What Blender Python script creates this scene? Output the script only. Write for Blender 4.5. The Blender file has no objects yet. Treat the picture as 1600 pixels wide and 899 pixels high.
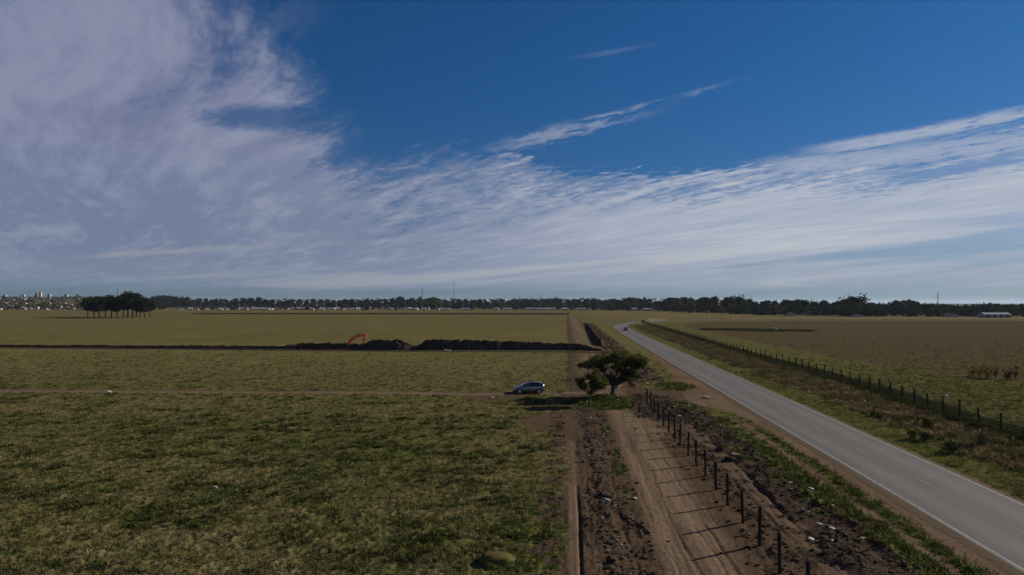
import bpy, bmesh, math, random
import numpy as np
from mathutils import Vector, Matrix
C = bpy.context.scene
COL = C.collection
rnd = random.Random(7)
R = math.radians
PI = math.pi

# ------------------------------------------------------------ camera
CAM_H = 11.8
YAW, PITCH, FOC = R(4.5), math.atan((474 - 449.5) / 1081), 1081.0
cam = bpy.data.objects.new('camera', bpy.data.cameras.new('camera'))
COL.objects.link(cam)
cam.location = (0, 0, CAM_H)
cam.rotation_euler = (R(90) + PITCH, 0, YAW)
cam.data.sensor_width = 36.0
cam.data.lens = 36.0 * FOC / 1600.0
cam.data.clip_start = 0.5
cam.data.clip_end = 40000
C.camera = cam
_RM = cam.rotation_euler.to_matrix()

def at(px, py, z=0.0):
    """the point of the place at height z that stands under this spot of the photograph"""
    d = _RM @ Vector(((px - 800) / FOC, -(py - 449.5) / FOC, -1.0))
    t = (z - CAM_H) / d.z
    return Vector((d.x * t, d.y * t, z))
def at_d(px, dist):
    """ground point at a given forward distance"""
    x, y = (px - 800) / FOC * dist, dist
    return Vector((x * math.cos(YAW) - y * math.sin(YAW), x * math.sin(YAW) + y * math.cos(YAW), 0))

# ------------------------------------------------------------ node expression helper
class G:
    def __init__(s, tree): s.t = tree; s.n = tree.nodes; s.l = tree.links
    def node(s, kind, **kw):
        n = s.n.new(kind)
        for k, v in kw.items(): setattr(n, k, v)
        return n
    def put(s, sock, v):
        if isinstance(v, E): s.l.new(v.o, sock)
        elif isinstance(v, bpy.types.NodeSocket): s.l.new(v, sock)
        elif isinstance(v, (tuple, list)) and hasattr(sock.default_value, '__len__'):
            sock.default_value = tuple(v) + ((1.0,) if len(sock.default_value) == 4 and len(v) == 3 else ())
        else: sock.default_value = v
    def math(s, op, *a, clamp=False):
        n = s.node('ShaderNodeMath', operation=op, use_clamp=clamp)
        for i, v in enumerate(a): s.put(n.inputs[i], v)
        return E(s, n.outputs[0])
    def noise(s, vec, scale=1.0, detail=2.0, rough=0.5, dist=0.0, lac=2.0):
        n = s.node('ShaderNodeTexNoise')
        if vec is not None: s.put(n.inputs['Vector'], vec)
        for k, v in (('Scale', scale), ('Detail', detail), ('Roughness', rough), ('Lacunarity', lac), ('Distortion', dist)): s.put(n.inputs[k], v)
        return E(s, n.outputs['Fac'])
    def xyz(s, x, y, z=0.0):
        n = s.node('ShaderNodeCombineXYZ')
        for i, v in enumerate((x, y, z)): s.put(n.inputs[i], v)
        return E(s, n.outputs[0])
    def sep(s, v):
        n = s.node('ShaderNodeSeparateXYZ'); s.put(n.inputs[0], v)
        return [E(s, o) for o in n.outputs]
    def mix(s, f, a, b, mode='MIX'):
        n = s.node('ShaderNodeMix', data_type='RGBA', blend_type=mode)
        s.put(n.inputs[0], f); s.put(n.inputs[6], a); s.put(n.inputs[7], b)
        return E(s, n.outputs[2])
    def step(s, v, a, b, smooth=True):
        n = s.node('ShaderNodeMapRange', interpolation_type='SMOOTHSTEP' if smooth else 'LINEAR')
        s.put(n.inputs[0], v); s.put(n.inputs[1], a); s.put(n.inputs[2], b); n.inputs[3].default_value = 0; n.inputs[4].default_value = 1
        return E(s, n.outputs[0])
    def curve(s, v, pts, x0, x1, y0, y1):
        n = s.node('ShaderNodeFloatCurve')
        c = n.mapping.curves[0]
        q = [((x - x0) / (x1 - x0), (y - y0) / (y1 - y0)) for x, y in pts]
        c.points[0].location = q[0]; c.points[1].location = q[-1]
        for p in q[1:-1]: c.points.new(*p)
        n.mapping.update()
        s.put(n.inputs['Value'], (v - x0) * (1.0 / (x1 - x0)))
        return E(s, n.outputs[0]) * (y1 - y0) + y0
    def attr(s, name, kind='GEOMETRY'):
        n = s.node('ShaderNodeAttribute', attribute_name=name, attribute_type=kind)
        return n
class E:
    def __init__(s, g, o): s.g = g; s.o = o
    def __add__(s, b): return s.g.math('ADD', s, b)
    __radd__ = __add__
    def __mul__(s, b): return s.g.math('MULTIPLY', s, b)
    __rmul__ = __mul__
    def __sub__(s, b): return s.g.math('SUBTRACT', s, b)
    def __rsub__(s, b): return s.g.math('SUBTRACT', b, s)
    def __truediv__(s, b): return s.g.math('DIVIDE', s, b)
    def __rtruediv__(s, b): return s.g.math('DIVIDE', b, s)
    def clamp(s): return s.g.math('ADD', s, 0.0, clamp=True)
    def abs(s): return s.g.math('ABSOLUTE', s)

# ------------------------------------------------------------ sun and sky
SUN_EL = R(24.0)
_sd = Vector((0.858, 0.513, 0)).normalized()
SUN_DIR = Vector((_sd.x * math.cos(SUN_EL), _sd.y * math.cos(SUN_EL), math.sin(SUN_EL)))
sl = bpy.data.lights.new('sun', 'SUN'); sl.energy = 5.0; sl.angle = R(0.5); sl.color = (1.0, 0.92, 0.78)
so = bpy.data.objects.new('sun', sl); COL.objects.link(so)
so.rotation_euler = SUN_DIR.to_track_quat('Z', 'Y').to_euler()
C.view_settings.view_transform = 'Standard'; C.view_settings.look = 'None'
C.view_settings.exposure = 0.45; C.view_settings.gamma = 1.0

W = bpy.data.worlds.new('World'); C.world = W; W.use_nodes = True
def build_sky():
    g = G(W.node_tree); g.n.clear()
    sky = g.node('ShaderNodeTexSky', sky_type='NISHITA', sun_disc=False)
    sky.sun_elevation = SUN_EL; sky.sun_rotation = math.atan2(_sd.x, _sd.y)
    sky.altitude = 300; sky.air_density = 1.0; sky.dust_density = 0.25; sky.ozone_density = 4.0
    tc = g.node('ShaderNodeTexCoord')
    dx, dy, dz = g.sep(tc.outputs['Generated'])
    az = g.math('ARCTAN2', dx, dy) + YAW            # 0 along the valley of view, + to the right
    el = g.math('ARCSINE', dz)
    zz = g.math('MAXIMUM', dz, 0.0) + 0.05
    px, py = dx / zz, dy / zz
    s = px * 0.60 - py * 0.80
    t = px * 0.80 + py * 0.60
    warp = g.noise(g.xyz(px, py, 3.0), 0.35, 2, .5) - 0.5
    big = g.noise(g.xyz(s * 0.22 + 2.3, t * 0.55 + warp * 1.2, 0.0), 1.0, 5, .55) - 0.5
    streak = g.noise(g.xyz(s * 0.55, t * 2.6 + warp * 2.0, 4.0), 1.0, 6, .62) - 0.5
    fine = g.noise(g.xyz(s * 1.6 + 7.0, t * 7.0 + warp * 4.0, 2.0), 1.0, 6, .68) - 0.5
    wave = g.noise(g.xyz(s * 7.0 + t * 4.0, t * 3.0 - s * 1.5, 5.0), 1.0, 3, .6, .8) - 0.5
    ripple = g.noise(g.xyz(s * 9.0, t * 16.0 + warp * 6, 8.0), 1.0, 3, .6, .6) - 0.5
    pts = []
    for x, y in ((-400, -330), (0, -160), (180, -230), (330, -120), (400, -60), (450, 25), (520, 135), (565, 180), (600, 205), (700, 218), (800, 232), (850, 252), (950, 266), (1080, 268), (1180, 258), (1280, 248), (1400, 238), (1500, 222), (1600, 206), (1900, 150)):
        a = math.atan((x - 800) / 1081); e = math.atan((474 - y) / math.hypot(1081, x - 800))
        pts.append((a, e))
    top = g.curve(az, pts, pts[0][0], pts[-1][0], 0.0, 0.8)
    leftness = g.step(az, 0.0, -0.35)
    soft = leftness * 0.15 + 0.014
    edge = top - el + big * (leftness * 0.14 + 0.015) + streak * (leftness * 0.16 + 0.04) + ripple * 0.06 + fine * 0.05
    na, ne = math.atan(-385 / 1081), math.atan((474 - 182) / math.hypot(1081, 385))
    nq = (az - na) * (1 / 0.085); nr = (el - ne - (az - na) * 0.10) * (1 / 0.018)
    notch = g.step(nq * nq + nr * nr + streak * 1.6 + ripple * 1.2, 1.6, 0.2)
    deck = g.step(edge / soft, 0.0, 1.0) * (1.0 - notch * 0.8)
    # thin and thick places of the deck, more open to the blue on the left and near its top
    thin = g.step(big * 1.3 + streak * 1.2 + fine * 0.9 + ripple * 0.55 + wave * 0.35 * g.step(edge, 0.25, 0.02) + g.step(edge, 0.0, 0.22) * (g.step(el, 0.26, 0.17) * 0.40 + 0.42) + g.step(az, -0.15, 0.2) * g.step(edge, 0.015, 0.06) * 0.42, -0.20, 0.50)
    deck = deck * (thin * 0.70 + 0.30)
    # low bands lying along the horizon
    lowv = g.xyz(az * 2.2 + warp * 0.4, el * 34.0 - az * 3.2, 1.0)
    low = g.noise(lowv, 1.0, 5, .55) - 0.5
    lowzone = g.step(el, 0.135, 0.065)
    gap = g.step(low, -0.03, -0.16) * lowzone * (g.step(az, -0.30, 0.12) * 0.8 + 0.05)
    deck = deck * (1.0 - gap * 0.65)
    floor_ = g.step(el + low * 0.03 , 0.006, 0.034)
    deck = deck * (floor_ * 0.9 + 0.1)
    # single wisps above the deck on the right: bands running up to the right
    def wisp(x0, y0, x1, y1, w, amp, t0=.05, t1=.3):
        a0 = math.atan((x0 - 800) / 1081); e0 = math.atan((474 - y0) / math.hypot(1081, x0 - 800))
        a1 = math.atan((x1 - 800) / 1081); e1 = math.atan((474 - y1) / math.hypot(1081, x1 - 800))
        k = (e1 - e0) / (a1 - a0)
        off = (el - (az - a0) * k - e0) + ripple * 0.006 + warp * 0.012
        body = g.step(off.abs(), w, w * 0.15)
        ends = g.step(az, a0 - 0.05, a0 + 0.05) * g.step(az, a1 + 0.07, a1 - 0.09)
        return (g.step(streak * 1.3 + ripple * 1.1 + body * 0.42, t0, t1) * body * ends * amp)
    w1 = wisp(880, 195, 1130, 130, 0.010, 0.62, .20, .70)
    w2 = wisp(780, 226, 1000, 176, 0.022, 0.6, .12, .55)
    w3 = wisp(1280, 232, 1900, 110, 0.014, 0.8, 0.04, .42)
    w4 = wisp(1200, 262, 1900, 170, 0.024, 0.75, .0, .42)
    w5 = wisp(350, 60, 470, 20, 0.05, 0.2, .05, .4)
    w6 = wisp(925, 84, 985, 74, 0.006, 0.22, .1, .35)
    wis = g.math('MAXIMUM', g.math('MAXIMUM', w1, w2), g.math('MAXIMUM', g.math('MAXIMUM', w3, w4), g.math('MAXIMUM', w5, w6)))
    dens = g.math('MAXIMUM', deck, wis)
    # colours
    right = g.step(az, -0.55, 0.45)
    cl = g.mix(right, (0.22, 0.245, 0.395), (0.49, 0.545, 0.665))
    cl = g.mix(g.step(el, 0.24, 0.09) * g.step(az, 0.15, -0.35) * 0.65, cl, (0.205, 0.262, 0.385))
    brightstreak = g.step(low + ripple * .08, 0.02, 0.13) * g.step(el, 0.10, 0.05) * floor_
    cl = g.mix(brightstreak * 0.8, cl, g.mix(right, (0.44, 0.43, 0.45), (0.72, 0.72, 0.72)))
    cl = g.mix(g.step(big * .8 + streak * .7 + fine * .8, -0.10, 0.26) * 0.60, cl, g.mix(right, (0.38, 0.42, 0.56), (0.70, 0.72, 0.76)))
    cl = g.mix(g.step(el, 0.09, 0.02) * 0.45, cl, (0.24, 0.31, 0.42))
    tint = g.mix(1.0, sky.outputs[0], g.mix(g.step(el, 0.38, 0.0), (0.16, 0.51, 0.81), (0.28, 0.45, 0.68)), 'MULTIPLY')
    bgs = g.node('ShaderNodeBackground'); g.put(bgs.inputs[0], tint); bgs.inputs[1].default_value = 0.05
    bgc = g.node('ShaderNodeBackground'); g.put(bgc.inputs[0], cl); bgc.inputs[1].default_value = 0.60
    mx = g.node('ShaderNodeMixShader'); g.put(mx.inputs[0], dens * 0.92); g.l.new(bgs.outputs[0], mx.inputs[1]); g.l.new(bgc.outputs[0], mx.inputs[2])
    out = g.node('ShaderNodeOutputWorld'); g.l.new(mx.outputs[0], out.inputs[0])
build_sky()
# ------------------------------------------------------------ numpy noise
_prm = np.random.RandomState(5).permutation(4096).astype(np.int64)
_ang = np.random.RandomState(6).rand(4096) * 2 * np.pi
_gx, _gy = np.cos(_ang), np.sin(_ang)
def perlin(x, y, seed=0):
    x = np.asarray(x, float); y = np.asarray(y, float)
    xi = np.floor(x).astype(np.int64); yi = np.floor(y).astype(np.int64)
    xf = x - xi; yf = y - yi
    u = xf * xf * xf * (xf * (xf * 6 - 15) + 10); v = yf * yf * yf * (yf * (yf * 6 - 15) + 10)
    def gr(ix, iy, fx, fy):
        h = _prm[(ix + _prm[(iy + seed * 131) & 4095]) & 4095]
        return _gx[h] * fx + _gy[h] * fy
    a = gr(xi, yi, xf, yf); b = gr(xi + 1, yi, xf - 1, yf)
    c = gr(xi, yi + 1, xf, yf - 1); d = gr(xi + 1, yi + 1, xf - 1, yf - 1)
    return (a + u * (b - a)) * (1 - v) + (c + u * (d - c)) * v
def fbm(x, y, octv=4, seed=0, gain=0.5):
    s = 0; a = 1.0; f = 1.0
    for i in range(octv):
        s = s + a * perlin(x * f + 17.3 * i, y * f - 9.1 * i, seed + i); a *= gain; f *= 2.03
    return s
def ss(v, a, b):
    t = np.clip((np.asarray(v, float) - a) / (b - a), 0, 1)
    return t * t * (3 - 2 * t)
def band(v, a, b, s):
    return ss(v, a - s, a + s) * (1 - ss(v, b - s, b + s))

# ------------------------------------------------------------ the lie of the land (metres; X across the dirt strip, Y along it)
def poly_interp(pts):
    p = np.array(pts, float)
    return lambda v: np.interp(v, p[:, 0], p[:, 1])
# road centre line
ROAD = [(23.2, -60), (23.2, 20), (23.4, 45), (23.5, 60), (23.8, 100), (24.0, 150), (24.3, 200), (24.6, 250), (25.2, 300), (26.5, 345), (30.5, 385), (38.5, 420), (52, 452), (72, 478), (98, 497), (130, 508), (170, 515), (230, 520), (300, 524), (380, 530), (520, 545), (800, 590)]
def smooth_path(P, n=12):
    out = []
    Q = [P[0]] + list(P) + [P[-1]]
    for i in range(1, len(Q) - 2):
        p0, p1, p2, p3 = [np.array(q, float) for q in Q[i - 1:i + 3]]
        for k in range(n):
            t = k / n
            out.append(0.5 * (2 * p1 + (p2 - p0) * t + (2 * p0 - 5 * p1 + 4 * p2 - p3) * t * t + (3 * p1 - p0 - 3 * p2 + p3) * t ** 3))
    out.append(np.array(P[-1], float))
    return np.array(out)
ROADP = smooth_path(ROAD, 14)
def dist_path(x, y, P):
    """signed distance (right positive) to a polyline"""
    sh = np.shape(x); x = np.ravel(np.asarray(x, float)); y = np.ravel(np.asarray(y, float))
    best = np.full(x.shape, 1e9); sg = np.ones(x.shape)
    for i in range(len(P) - 1):
        a, b = P[i], P[i + 1]; d = b - a; L = d @ d
        t = np.clip(((x - a[0]) * d[0] + (y - a[1]) * d[1]) / L, 0, 1)
        qx = x - a[0] - t * d[0]; qy = y - a[1] - t * d[1]
        dd = qx * qx + qy * qy
        m = dd < best
        best[m] = dd[m]; sg[m] = np.sign(qx[m] * d[1] - qy[m] * d[0])
    return (np.sqrt(best) * sg).reshape(sh)
ROADC = ROADP[::5]
TRACK = np.array([tuple(at(px, py).xy) for px, py in ((-700, 606), (0, 610.5), (300, 612), (560, 613), (800, 615), (900, 613), (960, 612))])
BERM = np.array([tuple(at(px, py).xy) for px, py in ((-600, 541.0), (0, 543.5), (300, 546.0), (460, 547.5), (640, 549.0), (800, 549.5), (900, 550.0), (938, 551.0))])
def ell(x, y, cx, cy, rx, ry, n=None, s=.35):
    d = np.sqrt(((x - cx) / rx) ** 2 + ((y - cy) / ry) ** 2)
    if n is not None: d = d + n
    return 1 - ss(d, 1 - s, 1 + s)
def pell(x, y, px, py, wx, wd, n=None, s=.35):
    c = at(px, py); return ell(x, y, c.x, c.y, wx, wd, n, s)

def land(x, y):
    """dict of masks and the height of the ground"""
    x = np.asarray(x, float); y = np.asarray(y, float)
    near = (y > 5) & (y < 760)
    M = {}
    n1 = fbm(x / 9, y / 9, 4, 1); n2 = fbm(x / 1.7, y / 1.7, 3, 9); n3 = fbm(x / 30, y / 30, 3, 21); nf = perlin(x / .33, y / .33, 33)
    nl = fbm(x / 1.2, y / 14, 3, 41)          # long-grained noise along the strip
    rd = np.full(x.shape, 500.0)
    m = (x > -30) & (y < 900)
    if m.any(): rd[m] = dist_path(x[m], y[m], ROADC)
    bend = rd - (x - 23.6)                    # where the road bends, features follow it
    tr = np.full(x.shape, 500.0); m = (x < 14) & (y > 50) & (y < 160)
    if m.any(): tr[m] = dist_path(x[m], y[m], TRACK)
    br = np.full(x.shape, 500.0); m = (x < 30) & (y > 120) & (y < 330)
    if m.any(): br[m] = dist_path(x[m], y[m], BERM)
    # ---- dirt strip
    strip_r = np.interp(y, [0, 60, 100, 190, 700], [18, 16, 10, 8.6, 9.5])
    dirt = ss(x + n1 * .7 + n2 * .35 - .5 * ss(y, 110, 200) + (n3 + n1) * 1.1 * ss(y, 100, 220), -.5, .35) * (1 - ss(x + n2 * 1.0, strip_r - .4, strip_r + .4)) * (1 - ss(y, 650, 740))
    dirt = dirt * (1 - .8 * ss(n1 + n2 * .6 + nl * .6, -.05, .35) * ss(y, 100, 130) * ss(x, .8, 2) )
    ragged = band(x + n2 * .8, -1.6, .1, .5) * (y < 95)
    dirt = np.maximum(dirt, ragged * ss(n2 + nf * .35, -.15, .15) * .9)
    # soil swept out to the track by turning vehicles
    dirt = np.maximum(dirt, ell(x, y, -.5, 70, 5.0, 7.0, n2 * .6 + n1 * .5) * .75)
    dirt = np.maximum(dirt, ell(x, y, -9.0, 86, 4.5, 3.0, n2 * .4) * .6)
    dirt = np.maximum(dirt, (1 - ss(np.abs(tr) + n2 * .35, 1.3, 2.1)) * .9)
    # road shoulder, wide at the entrance
    sh_l = np.interp(y, [0, 30, 60, 76, 84, 110, 140, 175, 230], [-4.9, -4.9, -5.0, -5.6, -9.5, -7.2, -5.6, -4.2, -3.7])
    should = ss(rd + n2 * .45, sh_l - .25, sh_l + .25) * (1 - ss(rd, -3.2, -2.9)) * (x < 40)
    path = band(rd + n1 * .5 + n2 * .3, -6.9, -5.9, .3) * (1 - ss(y, 66, 80))
    entry = band(y + n2 * 1.5 + (x - 10) * .12, 79, 96, 1.5) * band(x, 4, 17, 1.2)
    dirt = np.maximum.reduce([dirt, should * .95, path * .9, entry])
    weeds_m = np.maximum(band(x + n2 * .7 + n1 * .5, 14.9, 16.6, .35) * (1 - ss(y, 66, 78)) * ss(n2 * .5 + n1, -.45, -.1),
                         band(rd + n2 * .4, -5.75, -5.1, .2) * (1 - ss(y, 68, 76)) * ss(n1 + .25 + n2 * .3, -.1, .2))
    weeds_m = np.maximum(weeds_m, band(x + n2 * .3, 3.65, 4.15, .25) * band(y, 41, 69, 3) * ss(n2 + nl * .8, -.05, .25))
    weeds_m = np.maximum(weeds_m, band(x + n2 * .7, 12.8, 15.2, .4) * (y < 84) * ss(n2 + n1 * .8 + perlin(x / .7, y / 1.6, 15) * .8, .28, .5))
    weeds_m = np.maximum(weeds_m, pell(x, y, 944, 628, 3.3, 5.6, n2 * .55 + n1 * .6, .15))
    weeds_m = np.maximum(weeds_m, pell(x, y, 1056, 603, 2.6, 4.5, n2 * .4, .3))
    far_w = band(x + n2 * 1.2, 9.5, 15.5, 1.0) * ss(y, 100, 112) * (1 - ss(y, 400, 460))
    dirt = np.maximum(dirt, far_w * ss(n2 + n1 * .6, -.4, .0) * .9)
    dirt = dirt * (1 - weeds_m * .97)
    # ---- lush / dry
    verge_r = band(rd + n2 * .5, 3.3, 8.2 , .5) * (x > 10)
    verge_l = band(rd + n2 * .5, -9, sh_l + .2, .8) * (y > 118) * (x > 5) * .45
    weedstrip = band(rd + n1 * 1.5 + n2 * .6, 8.0, 16.3, .5) * (x > 10)
    past = ss(rd, 16.5, 17.5) * (x > 10)
    gx = np.interp(y, [0, 100, 143, 350, 420, 500], [47, 45, 34, 30, 34, 36])
    green_band = past * (1 - ss(rd + n1 * 5 + n2 * 1, gx - 4, gx + 6))
    brown = past * (1 - green_band) * (rd < 900) * ss(x, 30, 44)
    brown = brown * (1 - ss(rd * 0 + (y - (505 + (x - 150) * .03)), -6, 4))
    left = (x < 1.0)
    lush = .36 + n3 * .2 + n1 * .3 + n2 * .45 + fbm(x / 4, y / 2.2, 3, 14) * .6
    for px, py, wx, wd, a in ((180, 660, 22, 6, .7), (340, 690, 16, 5, .5), (560, 720, 13, 6, .8), (700, 690, 9, 6, .3), (330, 780, 5, 4, .7), (760, 850, 8, 6, .8), (860, 800, 4, 10, .6), (60, 760, 9, 5, .4),
                              (300, 735, 7, 4, -.55), (760, 770, 6, 6, -.6), (830, 700, 6, 8, -.6), (140, 860, 6, 3, -.4), (330, 870, 5, 3, -.4), (600, 640, 40, 5, -.5), (520, 870, 5, 2.5, -.5), (60, 640, 20, 3, -.4)):
        lush = lush + a * .30 * pell(x, y, px, py, wx, wd, n2 * .3 + n1 * .4, .6)
    lush = np.clip(lush, 0, 1) * (1 - .6 * ss(y, 85, 105))
    lush = np.where(left, lush, .4)
    lush = np.maximum.reduce([lush, verge_r * np.clip(.75 + n1 * .5, 0, 1), verge_l * .6, green_band * .55, weeds_m * np.clip(.95 + n2 * .2, 0, 1)])
    lush = lush * (1 - weedstrip * (1 - ss(n2 + n1, -.3, .3) * .9)) * (1 - brown)
    dry = np.clip(.45 - lush + n1 * .45 + nf * .1, 0, 1) * .8
    dry = np.where(left & (y > 90), dry * .55, dry)
    dry = np.maximum(dry, ss(y, 400, 520) * (1 - ss(y, 900, 1300)) * ss(x, 5, 40) * np.clip(.75 + n3 * .8, 0, 1))
    dry = np.maximum(dry, band(x, 9, 20, 1) * ss(y, 110, 140) * np.clip(.45 + n1 * .5, 0, 1) * .7)
    dry = np.maximum(dry, weedstrip * np.clip(.35 + n2 * .6 + n1 * .7, 0, 1))
    dry = np.maximum(dry, brown * np.clip(.8 + n1 * .25, 0, 1))
    # ---- dark disturbed soil (spoil heap along the strip, mud of the entrance)
    hp = band(x + n1 * .6 + n2 * .5, 12.4, 15.3, .45) * (1 - ss(y, 70, 84))
    dk = hp * np.clip(.72 + n2 * .7 + n1 * .5, 0, 1)
    dk = np.maximum(dk, pell(x, y, 1040, 640, 3.6, 8, n2 * .5 + n1 * .3) * .95)
    dk = np.maximum(dk, pell(x, y, 1010, 622, 3.0, 4, n2 * .5) * .7)
    dk = np.maximum(dk, band(x + n2 * .6 + n1 * .4, 9.8, 12.6, .4) * ss(n2 + n1 + nl * .5, -.1, .3) * (y < 75) * .75)
    dk = np.maximum(dk, ragged * ss(n2 + nf * .4, .05, .3) * .6)
    dk = np.maximum(dk, far_w * (x < 14) * ss(n2 + nl, -.1, .35) * .6)
    dk = np.maximum(dk, (1 - ss(np.abs(br), 2.2, 3.6)) * .9)
    dk = np.maximum(dk, band(x, 8.6, 13, .6) * band(y, 185, 420, 12) * ss(n2, -.3, .1) * .7)
    dirt = np.maximum(dirt, dk * .9 * (1 - weeds_m))
    rough_ = np.maximum(band(x + n2 * .4, .9, 4.2, .4), band(x + n2 * .4, 8.4, 10.4, .5) * .6) * (y < 80)
    light = band(x + n2 * .25, 4.4, 7.9, .45) * np.clip(.7 + nl * .9, 0, 1) + path * .6 + band(x, 11.3, 12.5, .3) * .35 * (y < 70)
    light = np.maximum(light, should * (.55 + n1 * .4))
    light = np.maximum(light, ell(x, y, 7.5, 68, 2.5, 6, n2 * .3) * .7)
    light = np.maximum(light, band(x, .1, .7, .1) * .5 * (y < 60))
    light = np.maximum(light, (1 - ss(np.abs(tr), 1.0, 1.8)) * .65)
    dk = np.maximum(dk, band(x + n2 * .5 + n1 * .5, -.6, 1.2, .5) * (y > 100) * .6 * np.clip(.6 + n1 + n2, 0, 1))
    light = np.maximum(light, band(x + n2 * .4, 2.5, 5, .8) * (y > 100) * .9 * np.clip(.6 + nl, 0, 1))
    light = np.maximum(light, band(x + n2 * .4, 6, 8, .6) * (y > 100) * .45 * np.clip(.6 + nl, 0, 1))
    bank = ss(x, 95, 150) * (1 - ss(np.abs(rd), 13, 15)) * (rd < 400)
    dirt = np.maximum(dirt, bank * .9); light = np.maximum(light, bank)
    pale = band(rd, 18.6, 19.2, .15) * (y < 130) * (x > 30)      # narrow pale path behind the wire fence
    light = np.maximum(light, pale); dirt = np.maximum(dirt, pale * .8)
    dk = np.maximum(dk, rough_ * np.clip(.25 + n2 * .8 + nl * .6, 0, .8))
    M.update(dirt=np.clip(np.maximum(dirt, dk * .8 * (1 - weeds_m)), 0, 1), lush=np.clip(lush, 0, 1), dry=np.clip(dry, 0, 1), dark=np.clip(dk, 0, 1), light=np.clip(light, 0, 1),
             weeds=weeds_m, verge=verge_r, ws=weedstrip, past=past, brown=brown, rough=rough_, rd=rd, tr=tr, heap=hp, n2=n2, n1=n1)
    # ---- height
    fade = 1 - ss(y, 150, 420)
    tuft = (perlin(x / .55, y / .55, 51) * .6 + perlin(x / .24, y / .30, 52) * .75) 
    grass = (1 - M['dirt'])
    h = n1 * .10 * fade + n3 * .12 * fade
    h = h * (1 - ss(-np.abs(rd), -9, -4))
    h = h + grass * np.maximum(tuft, -.3) * .16 * fade * (1 - .75 * verge_r) * (1 + .9 * weedstrip + .5 * weeds_m)
    h = h + weedstrip * np.maximum(n2, 0) * .45 * fade
    # ruts of the strip
    onstrip = (x > -1) * (x < 19) * (y < 250)
    rut = perlin(x / .16, y / 6, 61) * .020 + perlin(x / .12, y / .40, 65) * .010 + perlin(x / .5, y / 11, 62) * .03
    h = h + onstrip * M['dirt'] * (rut + np.maximum(perlin(x / .3, y / .45, 64), 0) * .045 * np.clip(.4 + n1 + n2, 0, 1))
    cx = .62 + .05 * np.sin(y / 5)
    h = h - .16 * np.exp(-((x - cx) / .065) ** 2) * (y < 45) * ss(y, 10, 20)                     # narrow slot
    wob = .28 * fbm(y / 9, y * 0 + 3, 3, 91) + .10 * perlin(x / .8, y / 2.2, 92)
    for uu, w, dp in ((5.75 + .15 * np.sin(y / 7) + (y - 40) * .004, .08, .055), (7.25 + .12 * np.sin(y / 6 + 1), .08, .05), (5.2 + .3 * np.sin(y / 11 + 2), .06, .035), (6.5 + .25 * np.sin(y / 9 + 4), .06, .035), (8.1 + .2 * np.sin(y / 10), .06, .03), (4.6 + .2 * np.sin(y / 12), .07, .03), (1.5 + .2 * np.sin(y / 9), .07, .05), (1.1 + .2 * np.sin(y / 6 + 2), .06, .035), (3.1 + .15 * np.sin(y / 8), .08, .06), (11.1 + .25 * np.sin(y / 13), .13, .07), (11.8 + .25 * np.sin(y / 10 + 1), .08, .05), (12.5 + .3 * np.sin(y / 15 + 2), .14, .10), (17.0 + .2 * np.sin(y / 12), .2, .04)):
        q = x - uu - wob * (1 + uu * .05); on = (y < 80) * np.clip(.55 + 1.3 * fbm(x / 3, y / 4.5, 2, int(uu.mean() * 10) if hasattr(uu, 'mean') else 5), 0, 1.2)
        h = h + on * (-dp * np.exp(-(q / w) ** 2) + dp * .5 * np.exp(-((q - w * 1.9) / w) ** 2) + dp * .35 * np.exp(-((q + w * 1.9) / w) ** 2))
    clod = np.maximum(perlin(x / .38, y / .38, 71), -.05) * .30 + np.maximum(perlin(x / .17, y / .17, 72), 0) * .13
    dzone = M['dark'] * (np.abs(br) > 5)
    longr = perlin(x / .45 + n1 * .4, y / 3.0, 78) * .16 + perlin(x / .22 + n1 * .6, y / 1.4, 79) * .07
    h = h + dzone * (clod * .6 + longr) * (y < 300)
    h = h + rough_ * (np.maximum(perlin(x / .28, y / .5, 75), -.1) * .09 + perlin(x / .13, y / .3, 76) * .03)
    rowc = band(x + n2 * .3, 1.9, 2.6, .2) * (y < 66) * (n1 > -.2)
    h = h + rowc * np.maximum(clod, 0) * .8
    h = h + hp * (.16 + .22 * n1 + .12 * n2) + band(x, 15.0, 16.5, .5) * (y < 80) * .12
    h = h + M['dirt'] * (1 - M['dark']) * fade * nf * .018
    h = h - .10 * (1 - ss(np.abs(tr), .9, 2.2)) * fade
    h = h - .03 * (1 - ss(np.abs(rd), 4.0, 6.5)) * (x < 60)
    # excavated cut behind the spoil heap
    h = h - 1.9 * band(br, -23, -10.5, 1.0) * (x > -80) * (x < -20)
    # under the road the ground stays below the carriageway
    h = np.where(np.abs(rd) < 3.8, -.10, np.where((np.abs(rd) < 4.6) & (x < 90), np.clip(h, -.05, -.02), h))
    # embankment where the road runs across
    emb = (x > 90) * (1 - ss(np.abs(rd), 14, 17)) * .82
    h = h + emb * ss(x, 90, 150) * (np.abs(rd) > 3.8)
    # far ground lifts towards the town
    D = -x * math.sin(YAW) * 1 + y * math.cos(YAW)
    X = x * math.cos(YAW) + y * math.sin(YAW)
    rel = X / np.maximum(D, 1)
    lift = ss(D, 1250, 3200) * (9 + 27 * (1 - ss(rel, -.62, -.40)))
    lift = lift * (1 - ss(rel, .05, .5) * .9)
    h = h + lift
    M['h'] = h
    return M
def hz(x, y):
    return float(land(np.array([x]), np.array([y]))['h'][0])
def hza(P):
    P = np.array(P); return land(P[:, 0], P[:, 1])['h']

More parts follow.
